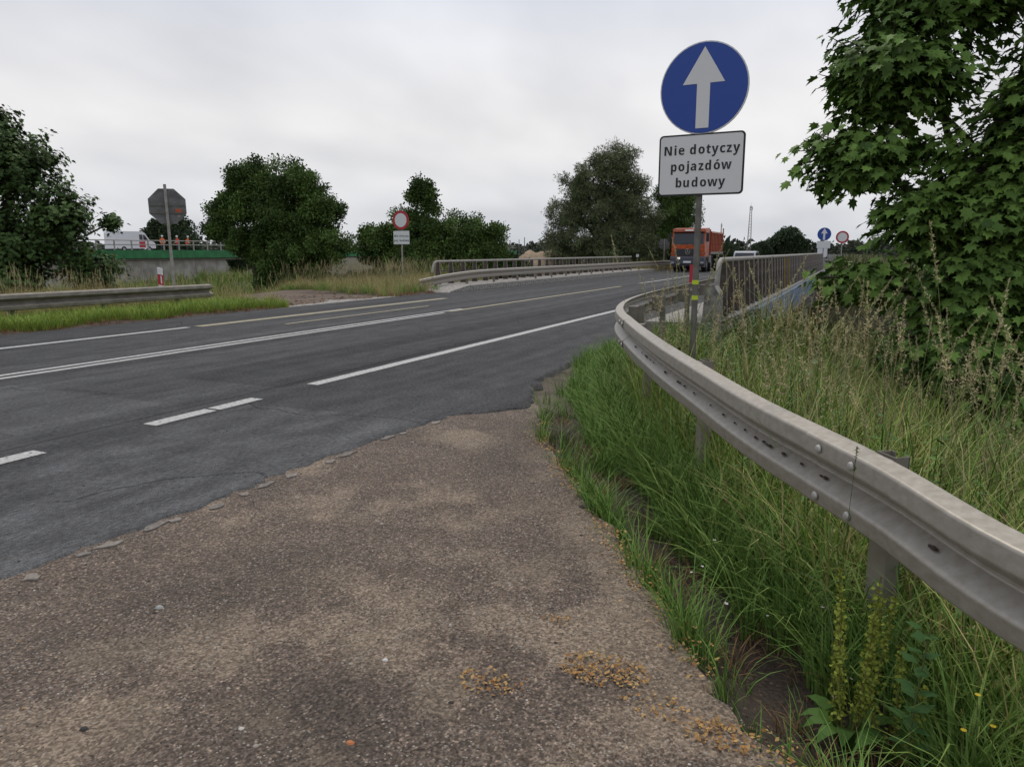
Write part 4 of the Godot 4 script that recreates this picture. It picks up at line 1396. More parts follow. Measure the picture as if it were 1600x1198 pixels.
# ---------------------------------------------------------------- trees
func rand_dir() -> Vector3:
	var z := rng.randf_range(-1, 1)
	var a := rng.randf() * TAU
	var r := sqrt(1.0 - z * z)
	return Vector3(r * cos(a), z, r * sin(a))
func sprig(n: int, length: float, width: float, spread: float) -> ArrayMesh:
	var mb := MB.new()
	for k in n:
		var at := rand_dir() * spread * pow(rng.randf(), 0.5)
		var d := (at.normalized() + rand_dir() * 0.9 + Vector3.DOWN * 0.25).normalized()
		var s := d.cross(rand_dir()).normalized() * width * 0.5
		var up := s.cross(d).normalized() * width * 0.22
		var l := length * rng.randf_range(0.7, 1.2)
		var g := rng.randf_range(0.7, 1.3)
		mb.col = Color(g * rng.randf_range(0.85, 1.15), g, g * rng.randf_range(0.8, 1.1))
		var m := at + d * l * 0.45
		mb.tri(at, m + s + up, at + d * l); mb.tri(at, at + d * l, m - s + up)
	return mb.mesh()
func limb(mb: MB, a: Vector3, b: Vector3, r0: float, r1: float, sag := 0.15) -> void:
	var side := rand_dir() * a.distance_to(b) * sag
	var pts := []
	var rr := []
	for k in 6:
		var t := k / 5.0
		pts.append(a.lerp(b, t) + side * sin(PI * t)); rr.append(lerpf(r0, r1, t))
	mb.tube(pts, rr, 7, false)
func tree(called: String, label: String, category: String, base: Vector3, lobes: Array, trunk_r: float, mesh: Mesh, per_clump: int, clumps: float, ca: Color, cb: Color, group := "", fork := 0.3, dead := 0.0) -> Node3D:
	var t := thing(called, label, category, base, 0.0, group)
	var top := 0.0
	for l in lobes: top = maxf(top, l[0].y)
	var tb := MB.new()
	var knee := Vector3(rng.randf_range(-0.1, 0.1), top * fork, rng.randf_range(-0.1, 0.1))
	limb(tb, Vector3(0, -0.4, 0), knee, trunk_r * 1.25, trunk_r * 0.85, 0.04)
	part(t, "trunk", tb.mesh(), M.bark)
	var xf := []
	var cols := []
	var lb := MB.new()
	for l in lobes:
		var c: Vector3 = l[0]
		var r: Vector3 = l[1]
		limb(lb, knee, c, trunk_r * 0.55, trunk_r * 0.16)
		var n := int(clumps * (r.x + r.y + r.z) * (r.x + r.y + r.z) / 9.0) + 4
		for k in n:
			var d := rand_dir()
			var f := rng.randf_range(0.4, 1.12)
			var cc := c + d * r * f
			var cr := (r.x + r.y + r.z) / 3.0 * rng.randf_range(0.17, 0.36)
			if k % 3 == 0: limb(lb, c, cc, trunk_r * 0.15, trunk_r * 0.03)
			var tone := rng.randf()
			for q in per_clump:
				var e := rand_dir() * pow(rng.randf(), 0.45)
				var p := cc + e * Vector3(cr, cr * 0.75, cr)
				if p.y < 0.15: continue
				var bs := Basis(rand_dir(), rng.randf() * TAU).scaled(Vector3.ONE * rng.randf_range(0.7, 1.25))
				xf.append(Transform3D(bs, p))
				cols.append(ca.lerp(cb, clampf(tone * 0.85 + rng.randf() * 0.3, 0, 1)))
	part(t, "limbs", lb.mesh(), M.bark)
	many(t, "crown", mesh, M.leaf, xf, cols).set_meta("kind", "stuff")
	return t

func maple_leaf(fold: float) -> ArrayMesh:
	var half := [Vector2(0.0, 0.0), Vector2(0.3, -0.1), Vector2(0.26, 0.08), Vector2(0.56, 0.3), Vector2(0.34, 0.36), Vector2(0.4, 0.68), Vector2(0.17, 0.6), Vector2(0.0, 1.0)]
	var mb := MB.new()
	var pt := func(p: Vector2) -> Vector3: return Vector3(p.x, absf(p.x) * fold - 0.18 * p.y * p.y, p.y)
	for s in [1.0, -1.0]:
		var m: Vector3 = pt.call(Vector2(0.0, 0.34))
		for k in half.size() - 1:
			var a: Vector3 = pt.call(Vector2(half[k].x * s, half[k].y))
			var b: Vector3 = pt.call(Vector2(half[k + 1].x * s, half[k + 1].y))
			if s > 0.0: mb.tri(m, b, a)
			else: mb.tri(m, a, b)
	var stalk := Vector3(0, -0.05, -0.5)
	mb.tri(Vector3(-0.015, 0, 0), Vector3(0.015, 0, 0), stalk)
	return mb.mesh()

func maple(label: String, base: Vector3, lobes: Array, n: int, size: float, singles: int, ca: Color, cb: Color) -> Node3D:
	var t := thing("maple_tree", label, "tree", base)
	var tb := MB.new()
	var top := Vector3(0.1, 5.6, 0.1)
	limb(tb, Vector3(0, -0.5, 0), Vector3(0.05, 1.2, 0), 0.16, 0.12, 0.03); limb(tb, Vector3(0.05, 1.2, 0), top, 0.12, 0.02, 0.05)
	part(t, "trunk", tb.mesh(), M.bark)
	var lb := MB.new()
	var leaf := [maple_leaf(0.35), maple_leaf(0.12), maple_leaf(-0.15)]
	var xf := []
	var cols := []
	var weight := 0.0
	for l in lobes: weight += l[1].x * l[1].y + l[1].z * l[1].y + l[1].x * l[1].z
	for l in lobes:
		var c: Vector3 = l[0]
		var r: Vector3 = l[1]
		var from := Vector3(0.05, clampf(c.y * 0.55, 0.5, 3.0), 0)
		limb(lb, from, c, 0.05, 0.02)
		var share := int(n * (r.x * r.y + r.z * r.y + r.x * r.z) / weight)
		var made := 0
		while made < share:
			var d := rand_dir()
			var tip := c + d * r * rng.randf_range(0.45, 1.02)
			var root := c + d * r * rng.randf_range(0.1, 0.3)
			limb(lb, root, tip, 0.012, 0.004, 0.1)
			var along_ := (tip - root).normalized()
			var tone := rng.randf()
			for q in rng.randi_range(16, 30):               # a spray of leaves at the end of a twig
				var p := tip - along_ * rng.randf() * 0.42 + rand_dir() * rng.randf_range(0.04, 0.24)
				if (base + p).y < ground_y(base.x + p.x, base.z + p.z) + 0.1: continue
				var out := (Vector3(d.x, 0, d.z) + rand_dir() * 0.7).normalized()
				var nrm := (Vector3.UP * 0.85 + out * rng.randf_range(0.2, 1.0) + rand_dir() * 0.35).normalized()
				var fwd := (out + Vector3.DOWN * rng.randf_range(0.1, 0.9))
				fwd = (fwd - nrm * fwd.dot(nrm)).normalized()
				var s := size * rng.randf_range(0.6, 1.2)
				xf.append(Transform3D(Basis(nrm.cross(fwd) * s, nrm * s, fwd * s), p))
				cols.append(ca.lerp(cb, clampf(tone * 0.6 + rng.randf() * 0.5, 0, 1)))
				made += 1
	part(t, "limbs", lb.mesh(), M.bark)
	# the leaves that show largest are parts of their own
	var order := []
	if singles > 0:
		var view := Basis.from_euler(Vector3(-deg_to_rad(10.2), deg_to_rad(25.0), 0)).inverse()
		for k in xf.size():
			var e: Vector3 = view * (base + xf[k].origin - EYE)
			if absf(e.x / -e.z) < 0.69 and absf(e.y / -e.z) < 0.51: order.append([e.length(), k])
		order.sort_custom(func(a, b): return a[0] < b[0])
		order = order.slice(0, singles)
	var out_of := {}
	var mats := []
	if singles > 0:
		for k in 5:
			var m: StandardMaterial3D = M.leaf.duplicate()
			m.vertex_color_use_as_albedo = false
			m.albedo_color = ca.lerp(cb, k / 4.0).linear_to_srgb()
			mats.append(m)
		for e in order:
			out_of[e[1]] = true
			var o := part(t, "leaf", leaf[e[1] % 3], mats[e[1] % 5])
			o.transform = xf[e[1]]
	for v in 3:
		var fx := []
		var fc := []
		for k in range(v, xf.size(), 3):
			if not out_of.has(k): fx.append(xf[k]); fc.append(cols[k])
		var o := many(t, "crown", leaf[v], M.leaf, fx, fc)
		o.set_meta("kind", "stuff")
	return t

func build_trees() -> void:
	var dark := Color(0.036, 0.062, 0.02)
	var pale_leaf := Color(0.12, 0.19, 0.05)  # paler leaf green, mixed in at random from clump to clump
	# maple at the right edge of the picture
	var b := P(1.45, -10.7)
	maple("broad dark green maple behind the tall grass, reaching out of the picture", b, [
		[Vector3(0.45, 2.3, 0.2), Vector3(1.25, 1.2, 1.2)], [Vector3(-1.25, 4.5, 0.6), Vector3(1.0, 0.7, 0.95)], [Vector3(-1.5, 3.55, 0.8), Vector3(0.85, 0.45, 0.75)], [Vector3(-1.35, 2.1, 0.9), Vector3(0.6, 0.3, 0.5)], [Vector3(-0.1, 3.2, 0.7), Vector3(1.0, 0.9, 0.8)], [Vector3(-0.75, 2.85, 0.8), Vector3(0.7, 0.6, 0.7)], [Vector3(0.5, 3.9, 0.6), Vector3(1.1, 0.8, 0.9)], [Vector3(-0.3, 2.0, 0.9), Vector3(0.85, 0.6, 0.7)], [Vector3(1.7, 5.6, 0.4), Vector3(1.4, 0.9, 1.0)],
		[Vector3(-0.75, 5.5, 0.4), Vector3(1.2, 0.8, 1.0)], [Vector3(1.2, 4.2, 0.4), Vector3(1.7, 1.3, 1.3)], [Vector3(-0.55, 1.3, 1.1), Vector3(0.75, 0.45, 0.7)], [Vector3(1.2, 2.9, 0.9), Vector3(1.2, 0.7, 0.8)],
		[Vector3(-0.3, 1.1, 1.1), Vector3(0.9, 0.7, 0.8)], [Vector3(1.3, 1.5, 0.8), Vector3(1.3, 1.1, 1.0)], [Vector3(0.5, 6.0, 0.2), Vector3(1.5, 0.9, 1.1)], [Vector3(2.8, 2.6, 0.2), Vector3(1.2, 1.6, 1.2)]],
		60000, 0.14, 300, Color(0.045, 0.085, 0.022), Color(0.17, 0.28, 0.06))
	# maple at the left edge, farther off
	b = P(-22.7, -13.7)
	maple("tall dark maple beyond the double beam barrier at the left edge", b, [
		[Vector3(0.3, 2.4, 0.2), Vector3(2.0, 1.6, 1.9)], [Vector3(0.4, 4.6, 0.0), Vector3(1.5, 1.5, 1.5)], [Vector3(-0.6, 5.7, 0.3), Vector3(1.5, 1.1, 1.4)], [Vector3(1.7, 3.2, -0.5), Vector3(1.1, 1.2, 1.0)],
		[Vector3(2.3, 1.7, -0.9), Vector3(0.9, 0.9, 0.9)], [Vector3(-1.8, 3.6, 1.2), Vector3(1.8, 2.3, 1.8)], [Vector3(1.0, 1.2, 1.2), Vector3(1.5, 0.9, 1.3)], [Vector3(3.0, 3.0, -1.1), Vector3(0.45, 0.3, 0.45)], [Vector3(-3.0, 2.4, 2.2), Vector3(2.0, 2.2, 1.8)]],
		46000, 0.135, 0, Color(0.03, 0.055, 0.018), Color(0.085, 0.14, 0.04))
	var broad := sprig(30, 0.13, 0.1, 0.36)
	var willow := sprig(24, 0.24, 0.05, 0.34)
	var big := sprig(18, 0.4, 0.3, 0.8)
	# two trees standing together
	tree("alder_tree", "taller of two dark trees left of the ringed sign, crown leaning left", "tree", Vector3(-32.9, -3.2, -34.0), [
		[Vector3(0, 8.5, 0), Vector3(1.35, 1.3, 1.3)], [Vector3(-0.9, 7.2, 0.5), Vector3(1.3, 0.9, 1.2)], [Vector3(0.8, 6.6, 0), Vector3(1.3, 1.3, 1.3)], [Vector3(-2.0, 5.9, 0.8), Vector3(0.9, 0.4, 0.8)], [Vector3(-0.2, 5.3, 0.2), Vector3(1.3, 0.8, 1.2)], [Vector3(0.9, 4.3, 0), Vector3(1.1, 1.2, 1.1)]],
		0.22, broad, 13, 20, dark, pale_leaf * 1.15, "", 0.45)
	tree("alder_tree", "rounder of two dark trees left of the ringed sign", "tree", Vector3(-29.2, -3.0, -33.6), [
		[Vector3(0, 7.9, 0), Vector3(1.6, 1.3, 1.5)], [Vector3(1.5, 6.6, 0.0), Vector3(1.4, 1.2, 1.4)], [Vector3(-0.7, 6.0, 0.3), Vector3(1.4, 1.3, 1.4)], [Vector3(2.2, 4.9, 0.1), Vector3(1.4, 1.1, 1.3)], [Vector3(0.6, 4.4, 0.3), Vector3(1.7, 1.3, 1.5)], [Vector3(-0.8, 3.2, 0.5), Vector3(1.2, 1.1, 1.2)], [Vector3(1.4, 2.8, 0.2), Vector3(1.7, 1.1, 1.4)], [Vector3(0.2, 1.7, 0.3), Vector3(1.9, 1.0, 1.5)]],
		0.24, broad, 13, 17, dark, pale_leaf * 1.1, "", 0.3)
	# bushy tree behind the ringed sign
	tree("bushy_tree", "wide bushy dark tree directly behind the red ringed sign", "tree", Vector3(-22.1, -2.2, -36.8), [
		[Vector3(-0.6, 6.6, 0.1), Vector3(0.9, 1.1, 0.9)], [Vector3(-0.9, 4.6, 0.2), Vector3(1.8, 1.3, 1.6)], [Vector3(1.6, 4.4, -0.5), Vector3(1.7, 1.2, 1.5)], [Vector3(3.0, 4.2, -1.0), Vector3(1.2, 0.9, 1.0)], [Vector3(-2.8, 4.2, 0.9), Vector3(1.5, 0.8, 1.2)], [Vector3(-2.2, 2.9, 0.7), Vector3(1.4, 1.1, 1.2)], [Vector3(-0.4, 3.0, 0.4), Vector3(2.5, 1.3, 1.8)], [Vector3(2.0, 2.9, -0.6), Vector3(1.8, 1.2, 1.5)], [Vector3(0.5, 1.6, 0.4), Vector3(2.8, 1.2, 1.8)]],
		0.18, broad, 12, 17, dark, pale_leaf * 1.1, "", 0.3)
	tree("bush", "low dark bush at the start of the far railing", "bush", Vector3(-20.4, -1.9, -41.0), [
		[Vector3(0, 2.5, 0), Vector3(1.3, 0.8, 1.2)], [Vector3(1.1, 2.2, -0.3), Vector3(0.9, 0.7, 0.9)], [Vector3(-1.2, 1.8, 0.4), Vector3(1.2, 0.9, 1.0)], [Vector3(0.2, 1.2, 0.2), Vector3(1.7, 0.9, 1.3)]],
		0.08, broad, 16, 34, dark, pale_leaf, "bushes behind the far verge", 0.3)
	tree("bush", "green bush below the green edge beam, between the dark trees", "bush", Vector3(-26.0, -2.4, -36.4), [
		[Vector3(0, 1.6, 0), Vector3(1.7, 0.9, 1.3)], [Vector3(1.5, 1.4, -0.3), Vector3(1.3, 0.8, 1.1)], [Vector3(-1.6, 1.3, 0.4), Vector3(1.4, 0.8, 1.2)]],
		0.08, broad, 16, 34, dark, pale_leaf, "bushes behind the far verge", 0.3)
	# willow beyond the far railing
	tree("willow_tree", "large grey green willow beyond the far railing", "tree", Vector3(-19.0, -1.5, -59.5), [
		[Vector3(0.4, 9.9, 0), Vector3(1.9, 1.5, 1.7)], [Vector3(-1.6, 8.3, 0.6), Vector3(1.9, 1.6, 1.7)], [Vector3(1.2, 7.7, -0.4), Vector3(2.1, 1.8, 1.8)], [Vector3(-2.8, 6.0, 1.0), Vector3(1.9, 1.6, 1.6)], [Vector3(0.0, 5.8, 0.2), Vector3(2.5, 2.0, 2.0)], [Vector3(2.3, 5.6, -0.8), Vector3(1.7, 1.8, 1.5)], [Vector3(-2.6, 3.4, 0.9), Vector3(2.3, 1.7, 1.8)], [Vector3(0.8, 3.0, 0.2), Vector3(2.8, 1.8, 2.0)], [Vector3(3.2, 3.0, -1.0), Vector3(1.6, 1.5, 1.4)]],
		0.35, willow, 9, 20, Color(0.075, 0.098, 0.045), Color(0.19, 0.225, 0.115), "", 0.25)
	tree("leafy_tree", "darker round tree between the willow and the orange truck", "tree", Vector3(-15.3, -1.5, -66.0), [
		[Vector3(0.0, 7.6, 0), Vector3(1.6, 1.3, 1.5)], [Vector3(0.6, 6.0, 0), Vector3(1.9, 1.6, 1.7)], [Vector3(-0.8, 4.6, 0), Vector3(2.0, 1.7, 1.8)], [Vector3(1.0, 3.6, 0), Vector3(2.1, 1.6, 1.8)], [Vector3(0.0, 1.9, 0), Vector3(2.4, 1.3, 1.9)]],
		0.22, broad, 10, 15, dark * 1.3, pale_leaf * 1.1, "", 0.3)
	for q in [[2.2, -21.0, 1.0, "dark bush on the slope under the maple, nearest the blue beam"], [5.5, -25.0, 1.4, "dark bush on the slope behind the middle of the maple"], [9.5, -27.0, 1.5, "dark bush on the slope at the right end behind the maple"]]:
		var o := another(get_node("bush"), P(q[0], q[1], -0.2), q[0], q[3])
		o.set_meta("group", "bushes on the slope behind the maple")
		o.scale = Vector3.ONE * q[2]
	# trees in the distance
	var proto := [
		[Vector3(0.0, 6.4, 0), Vector3(2.2, 1.8, 2.2)], [Vector3(1.8, 4.8, 0.4), Vector3(2.2, 1.9, 2.0)], [Vector3(-1.9, 4.4, 0.0), Vector3(2.2, 1.9, 2.0)], [Vector3(0.2, 2.6, 0), Vector3(3.4, 1.8, 2.4)]]
	var g := "trees in the distance"
	var far0 := tree("distant_tree", "round tree behind the workers on the green edged bridge", "tree", Vector3(-98.0, -2.6, -84.0), proto, 0.25, big, 12, 9, Color(0.035, 0.055, 0.03), Color(0.07, 0.1, 0.05), g)
	far0.scale = Vector3.ONE * 1.12
	var spots := [[-16.6, -198.0, 1.15, "tallest tree on the skyline above the brown railing"], [-21.6, -188.0, 0.72, "small tree on the skyline left of the tallest one"], [-24.5, -155.0, 0.65, "spreading bushy tree above the brown railing beside the lattice mast"], [-27.0, -120.0, 0.36, "low bright bush beside the tail of the orange truck"],
		[-96.0, -96.0, 0.5, "small tree to the side of the bridge workers"], [-104.0, -118.0, 0.8, "distant tree left of the paired dark trees"], [-108.0, -150.0, 1.0, "distant tree in the gap behind the paired dark trees"], [-62.0, -190.0, 0.7, "distant tree seen low over the building site"]]
	for s in spots:
		var o := another(far0, Vector3(s[0], -2.4, s[1]), s[0] * 3.0, s[3])
		o.scale = Vector3.ONE * s[2]
	var xf := []
	var cols := []
	for k in 900:
		var a := rng.randf_range(-1.25, 0.25)
		var d := rng.randf_range(420, 760)
		var p := Vector3(sin(a) * d, -2.6, -cos(a) * d)
		var s := rng.randf_range(3.0, 6.0)
		for q in 3:
			xf.append(Transform3D(Basis(rand_dir(), rng.randf() * TAU).scaled(Vector3.ONE * s), p + Vector3(rng.randf_range(-3, 3), s * rng.randf_range(0.2, 1.3), rng.randf_range(-3, 3))))
			cols.append(Color(0.06, 0.075, 0.05).lerp(Color(0.09, 0.1, 0.07), rng.randf()))
	var tl := many(self, "treeline", sprig(30, 0.5, 0.4, 0.9), M.leaf, xf, cols)
	tag(tl, "low line of far woods along the horizon", "woods", "", "stuff")

# ---------------------------------------------------------------- grass and weeds
func blade(mb: MB, root: Vector3, az: float, h: float, lean: float, wd: float, segs := 4) -> void:
	var d := Vector3(cos(az), 0, sin(az))
	var tw := az + PI / 2 + rng.randf_range(-0.5, 0.5)
	var side := Vector3(cos(tw), 0, sin(tw))
	var pts := []
	for k in segs + 1:
		var t := float(k) / segs
		pts.append(root + Vector3.UP * h * (t - 0.28 * lean * t * t * t) + d * h * lean * t * t * 0.75)
	for k in segs:
		var w0 := wd * 0.5 * (1.0 - pow(float(k) / segs, 1.6))
		var w1 := wd * 0.5 * (1.0 - pow(float(k + 1) / segs, 1.6))
		if k == segs - 1: mb.tri(pts[k] - side * w0, pts[k] + side * w0, pts[k + 1])
		else: mb.quad(pts[k] - side * w0, pts[k] + side * w0, pts[k + 1] + side * w1, pts[k + 1] - side * w1)
func tuft(n: int, h: float, spread: float, wd: float, lean: float, hues: Array) -> ArrayMesh:
	var mb := MB.new()
	for k in n:
		var c: Color = hues[rng.randi() % hues.size()]
		var g := rng.randf_range(0.75, 1.25)
		mb.col = Color(c.r * g, c.g * g, c.b * g)
		var a := rng.randf() * TAU
		var r := spread * sqrt(rng.randf())
		blade(mb, Vector3(cos(a) * r, -0.03, sin(a) * r), a + rng.randf_range(-0.9, 0.9), h * rng.randf_range(0.5, 1.1), lean * rng.randf_range(0.3, 1.3), wd * rng.randf_range(0.7, 1.2))
	return mb.mesh()
func seed_stem(h: float, head: float, wide: float, n: int, c: Color, hc: Color, lean: float) -> ArrayMesh:
	var mb := MB.new()
	mb.col = c
	var pts := []
	var rr := []
	for k in 6:
		var t := k / 5.0
		pts.append(Vector3(lean * h * t * t, h * (t - 0.1 * lean * t * t), lean * 0.3 * h * t * t)); rr.append(lerpf(0.0022, 0.0009, t))
	mb.tube(pts, rr, 3, false)
	for k in n:
		var t := 1.0 - head / h * rng.randf()
		var i := clampi(int(t * 5), 0, 4)
		var at: Vector3 = pts[i].lerp(pts[i + 1], t * 5 - i)
		var u := (1.0 - t) / (head / h)                   # 0 at the tip, 1 at the foot of the head
		var d := (rand_dir() + Vector3.UP * 0.7).normalized()
		var p := at + d * wide * (0.15 + u) * rng.randf()
		var l := rng.randf_range(0.006, 0.013)
		var s := d.cross(rand_dir()).normalized() * 0.0026
		var g := rng.randf_range(0.75, 1.25)
		mb.col = Color(hc.r * g, hc.g * g, hc.b * g)
		mb.quad(p - d * l * 0.5, p + s, p + d * l, p - s)
	mb.col = c
	for k in 3:
		blade(mb, Vector3(0, h * rng.randf_range(0.05, 0.35), 0), rng.randf() * TAU, h * 0.35, 1.0, 0.006, 3)
	return mb.mesh()
func scatter(n: int, box: Rect2, keep: Callable, lo: float, hi: float, ca: Color, cb: Color) -> Array:
	var xf := []
	var cols := []
	for k in n:
		var x := rng.randf_range(box.position.x, box.end.x)
		var z := rng.randf_range(box.position.y, box.end.y)
		var f: float = keep.call(x, z)
		if rng.randf() >= f: continue
		var s := rng.randf_range(lo, hi)
		xf.append(Transform3D(Basis(Vector3.UP, rng.randf() * TAU) * Basis(Vector3.RIGHT, rng.randf_range(-0.12, 0.12)) * Basis.from_scale(Vector3(s, s * rng.randf_range(0.8, 1.2), s)), P(x, z)))
		cols.append(ca.lerp(cb, rng.randf()))
	return [xf, cols]
func lay(called: String, label: String, mesh: Mesh, m: Material, s: Array) -> void:
	if s[0].size() == 0: return
	var o := many(self, called, mesh, m, s[0], s[1])
	tag(o, label, "grass", "", "stuff")

func build_grass() -> void:
	var white := Color(1, 1, 1)
	var greens := [Color(0.13, 0.23, 0.05), Color(0.16, 0.26, 0.06), Color(0.11, 0.2, 0.045), Color(0.2, 0.28, 0.07)]
	var mixed := [Color(0.2, 0.3, 0.055), Color(0.25, 0.33, 0.075), Color(0.15, 0.25, 0.05), Color(0.38, 0.36, 0.12), Color(0.46, 0.4, 0.17)]
	var straw := [Color(0.45, 0.35, 0.18), Color(0.52, 0.42, 0.22), Color(0.38, 0.3, 0.14), Color(0.25, 0.25, 0.09)]
	var lush := tuft(14, 0.42, 0.06, 0.0095, 0.75, greens)
	var lush2 := tuft(12, 0.5, 0.05, 0.011, 0.95, greens)
	var short := tuft(12, 0.24, 0.05, 0.007, 0.8, greens)
	var tall := tuft(13, 0.78, 0.1, 0.0105, 0.8, mixed)
	var tall2 := tuft(12, 0.62, 0.12, 0.013, 1.1, mixed + greens)
	var dry := tuft(13, 0.8, 0.14, 0.007, 0.9, straw)
	var brown := tuft(12, 0.16, 0.06, 0.006, 1.2, [Color(0.23, 0.13, 0.07), Color(0.3, 0.18, 0.09), Color(0.16, 0.1, 0.05)])
	var bare := noise(71, 1.3, 2)
	# between pull-off and rail, and under the rail
	var under := func(x: float, z: float) -> float:
		var b := along(BOUND, z) if z > -7.3 else -3.45
		var r := rail_x(z)
		if z < -7.2: b = -3.5 + smoothstep(-10.0, -7.2, z) * 0.8
		if x < b - 0.02 or x > r + 0.25 or x < along(EDGE, z) + 0.1: return 0.0
		if Vector2(x - 0.06, z + 2.34).length() < 0.28: return 0.06
		var t := (x - b) / maxf(r - b, 0.1)
		var f := 1.0
		if z > -4.9 and t > 0.2 and t < 0.72: f = 0.0 if bare.get_noise_2d(x, z) > -0.3 else 0.5
		if z < -4.7 and z > -7.3 and t < 0.45 : f = 0.12
		return f
	var area := Rect2(-3.6, -13.5, 5.0, 12.2)
	lay("grass", "lush green grass growing under the curved crash barrier", lush, M.blade, scatter(15000, area, func(x, z): return under.call(x, z) * (1.0 if x > lerpf(along(BOUND, z), rail_x(z), 0.5) else (0.05 if z > -4.9 and (bare.get_noise_2d(x * 0.9 + 30.0, z * 0.9) < -0.02 or x > lerpf(along(BOUND, z), rail_x(z), 0.3)) else 0.75)), 0.45, 0.95, white * 0.85, white * 1.1))
	lay("grass", "long arching grass blades hanging below the curved crash barrier", lush2, M.blade, scatter(14000, area, func(x, z): return under.call(x, z) * (1.0 if x > rail_x(z) - 0.25 else 0.0), 0.6, 1.1, white * 0.8, white * 1.05))
	lay("grass", "short green grass along the edge of the gravelly pull-off", short, M.blade, scatter(9000, area, under, 0.4, 0.95, white * 0.9, white * 1.15))
	lay("grass", "brown withered grass in the bare ditch beside the barrier", brown, M.dry, scatter(1600, Rect2(-2.5, -6.0, 3.4, 4.4), func(x, z): return 1.0 if x > along(BOUND, z) + 0.15 and x < rail_x(z) + 0.05 and bare.get_noise_2d(x * 2, z * 2) > -0.05 else 0.0, 0.6, 1.2, white * 0.8, white))
	# meadow behind the rail
	var meadow := func(x: float, z: float) -> float:
		var r := rail_x(z) if z > -15.0 else -1.8
		if x < r + 0.12 or (z < -12.8 and x < -1.7): return 0.0
		var d := x - r
		if z < -7.5 and z < -7.5 - (d - 0.5) * 0.9: return 0.12
		return clampf(1.15 - d * 0.09, 0.2, 1.0)
	var field := Rect2(-2.7, -24.0, 10.0, 22.6)
	lay("grass", "tall green meadow grass behind the curved crash barrier", tall, M.blade, scatter(11000, field, meadow, 0.55, 1.2, white * 0.75, white * 1.25))
	lay("grass", "leaning mixed meadow grass around the arrow sign pole", tall2, M.blade, scatter(8500, field, meadow, 0.5, 1.15, white * 0.8, white * 1.3))
	lay("grass", "dry straw coloured grass among the green meadow", dry, M.dry, scatter(9000, field, func(x, z): return meadow.call(x, z) * (0.55 if nz.get_noise_2d(x * 12, z * 12) > 0.0 else 0.15), 0.7, 1.15, white * 0.8, white))
	var pan := [seed_stem(1.05, 0.22, 0.022, 90, Color(0.3, 0.27, 0.14), Color(0.55, 0.47, 0.27), 0.12), seed_stem(1.15, 0.2, 0.012, 80, Color(0.25, 0.26, 0.12), Color(0.46, 0.42, 0.23), 0.3), seed_stem(0.95, 0.26, 0.05, 80, Color(0.28, 0.25, 0.13), Color(0.46, 0.38, 0.22), 0.2)]
	var names := ["feathery seed heads standing above the meadow", "thin nodding seed stalks rising above the meadow", "loose brownish seed plumes in the meadow"]
	for k in 3:
		lay("seed_grass", names[k], pan[k], M.dry, scatter([2400, 3000, 1700][k], field, func(x, z): return meadow.call(x, z) * 0.6, 0.8, 1.35, white * 0.85, white * 1.1))
	# left verge
	lay("grass", "green verge grass in front of the double beam barrier", lush, M.blade, scatter(5200, Rect2(-15.0, -15.8, 1.35, 17.0), func(x, z): return 1.0 if x < -13.75 - 0.12 * sin(z * 3.0) and not track(x, z) else 0.0, 0.55, 0.95, Color(1.2, 1.1, 0.9), Color(2.0, 1.5, 1.3)))
	lay("grass", "reddish low weeds at the foot of the far verge", brown, M.dry, scatter(2200, Rect2(-14.3, -24.0, 0.8, 25.0), func(x, z): return 0.7 if not track(x, z) else 0.12, 0.5, 1.1, Color(0.8, 0.7, 0.7), white))
	var behind := func(x: float, z: float) -> float:
		if track(x, z) or x > -15.15 and z > -14.2: return 0.0
		return 1.0 if nz.get_noise_2d(x * 8, z * 8) > -0.25 else 0.35
	lay("grass", "tall pale dry grass behind the double beam barrier", dry, M.dry, scatter(8000, Rect2(-22.5, -17.5, 8.3, 19.0), behind, 0.5, 0.95, white * 0.95, white * 1.25))
	lay("grass", "green grass among the dry grass behind the double beam barrier", tall, M.blade, scatter(1300, Rect2(-22.5, -17.0, 8.3, 19.0), behind, 0.45, 0.8, white * 0.9, white * 1.2))
	lay("seed_grass", "pale seed heads behind the double beam barrier", pan[0], M.dry, scatter(2600, Rect2(-22.5, -17.5, 8.0, 19.0), behind, 0.5, 0.95, white * 0.9, white * 1.15))
	var second := func(x: float, z: float) -> float:
		if track(x, z): return 0.0
		if x > -13.75 or (z < -23.5 and x > -15.1): return 0.0
		return 0.9
	lay("grass", "dry yellow grass around the ringed sign on the far verge", dry, M.dry, scatter(4600, Rect2(-23.0, -32.0, 9.5, 14.0), second, 0.45, 0.85, white * 0.95, white * 1.25))
	lay("grass", "green grass around the ringed sign on the far verge", lush, M.blade, scatter(4200, Rect2(-23.0, -32.0, 9.5, 14.0), second, 0.6, 1.1, white, white * 1.35))
	lay("seed_grass", "thin seed stalks around the ringed sign", pan[2], M.dry, scatter(1300, Rect2(-21.0, -30.0, 7.0, 11.0), second, 0.7, 1.15, white * 0.85, white * 1.1))
	lay("grass", "strip of pale dry grass beyond the bridge below the willow", dry, M.dry, scatter(3000, Rect2(-26.0, -78.0, 12.0, 25.0), func(x, z): return 1.0, 0.8, 1.6, white * 0.9, white * 1.15))
	# slope below the blue beam
	lay("grass", "rank weeds on the slope below the blue beam", tuft(22, 1.0, 0.3, 0.02, 0.7, mixed + [Color(0.16, 0.1, 0.05)]), M.blade, scatter(4200, Rect2(-1.6, -48.0, 15.0, 36.0), func(x, z): return 0.8, 0.7, 1.3, white * 0.6, white * 0.95))
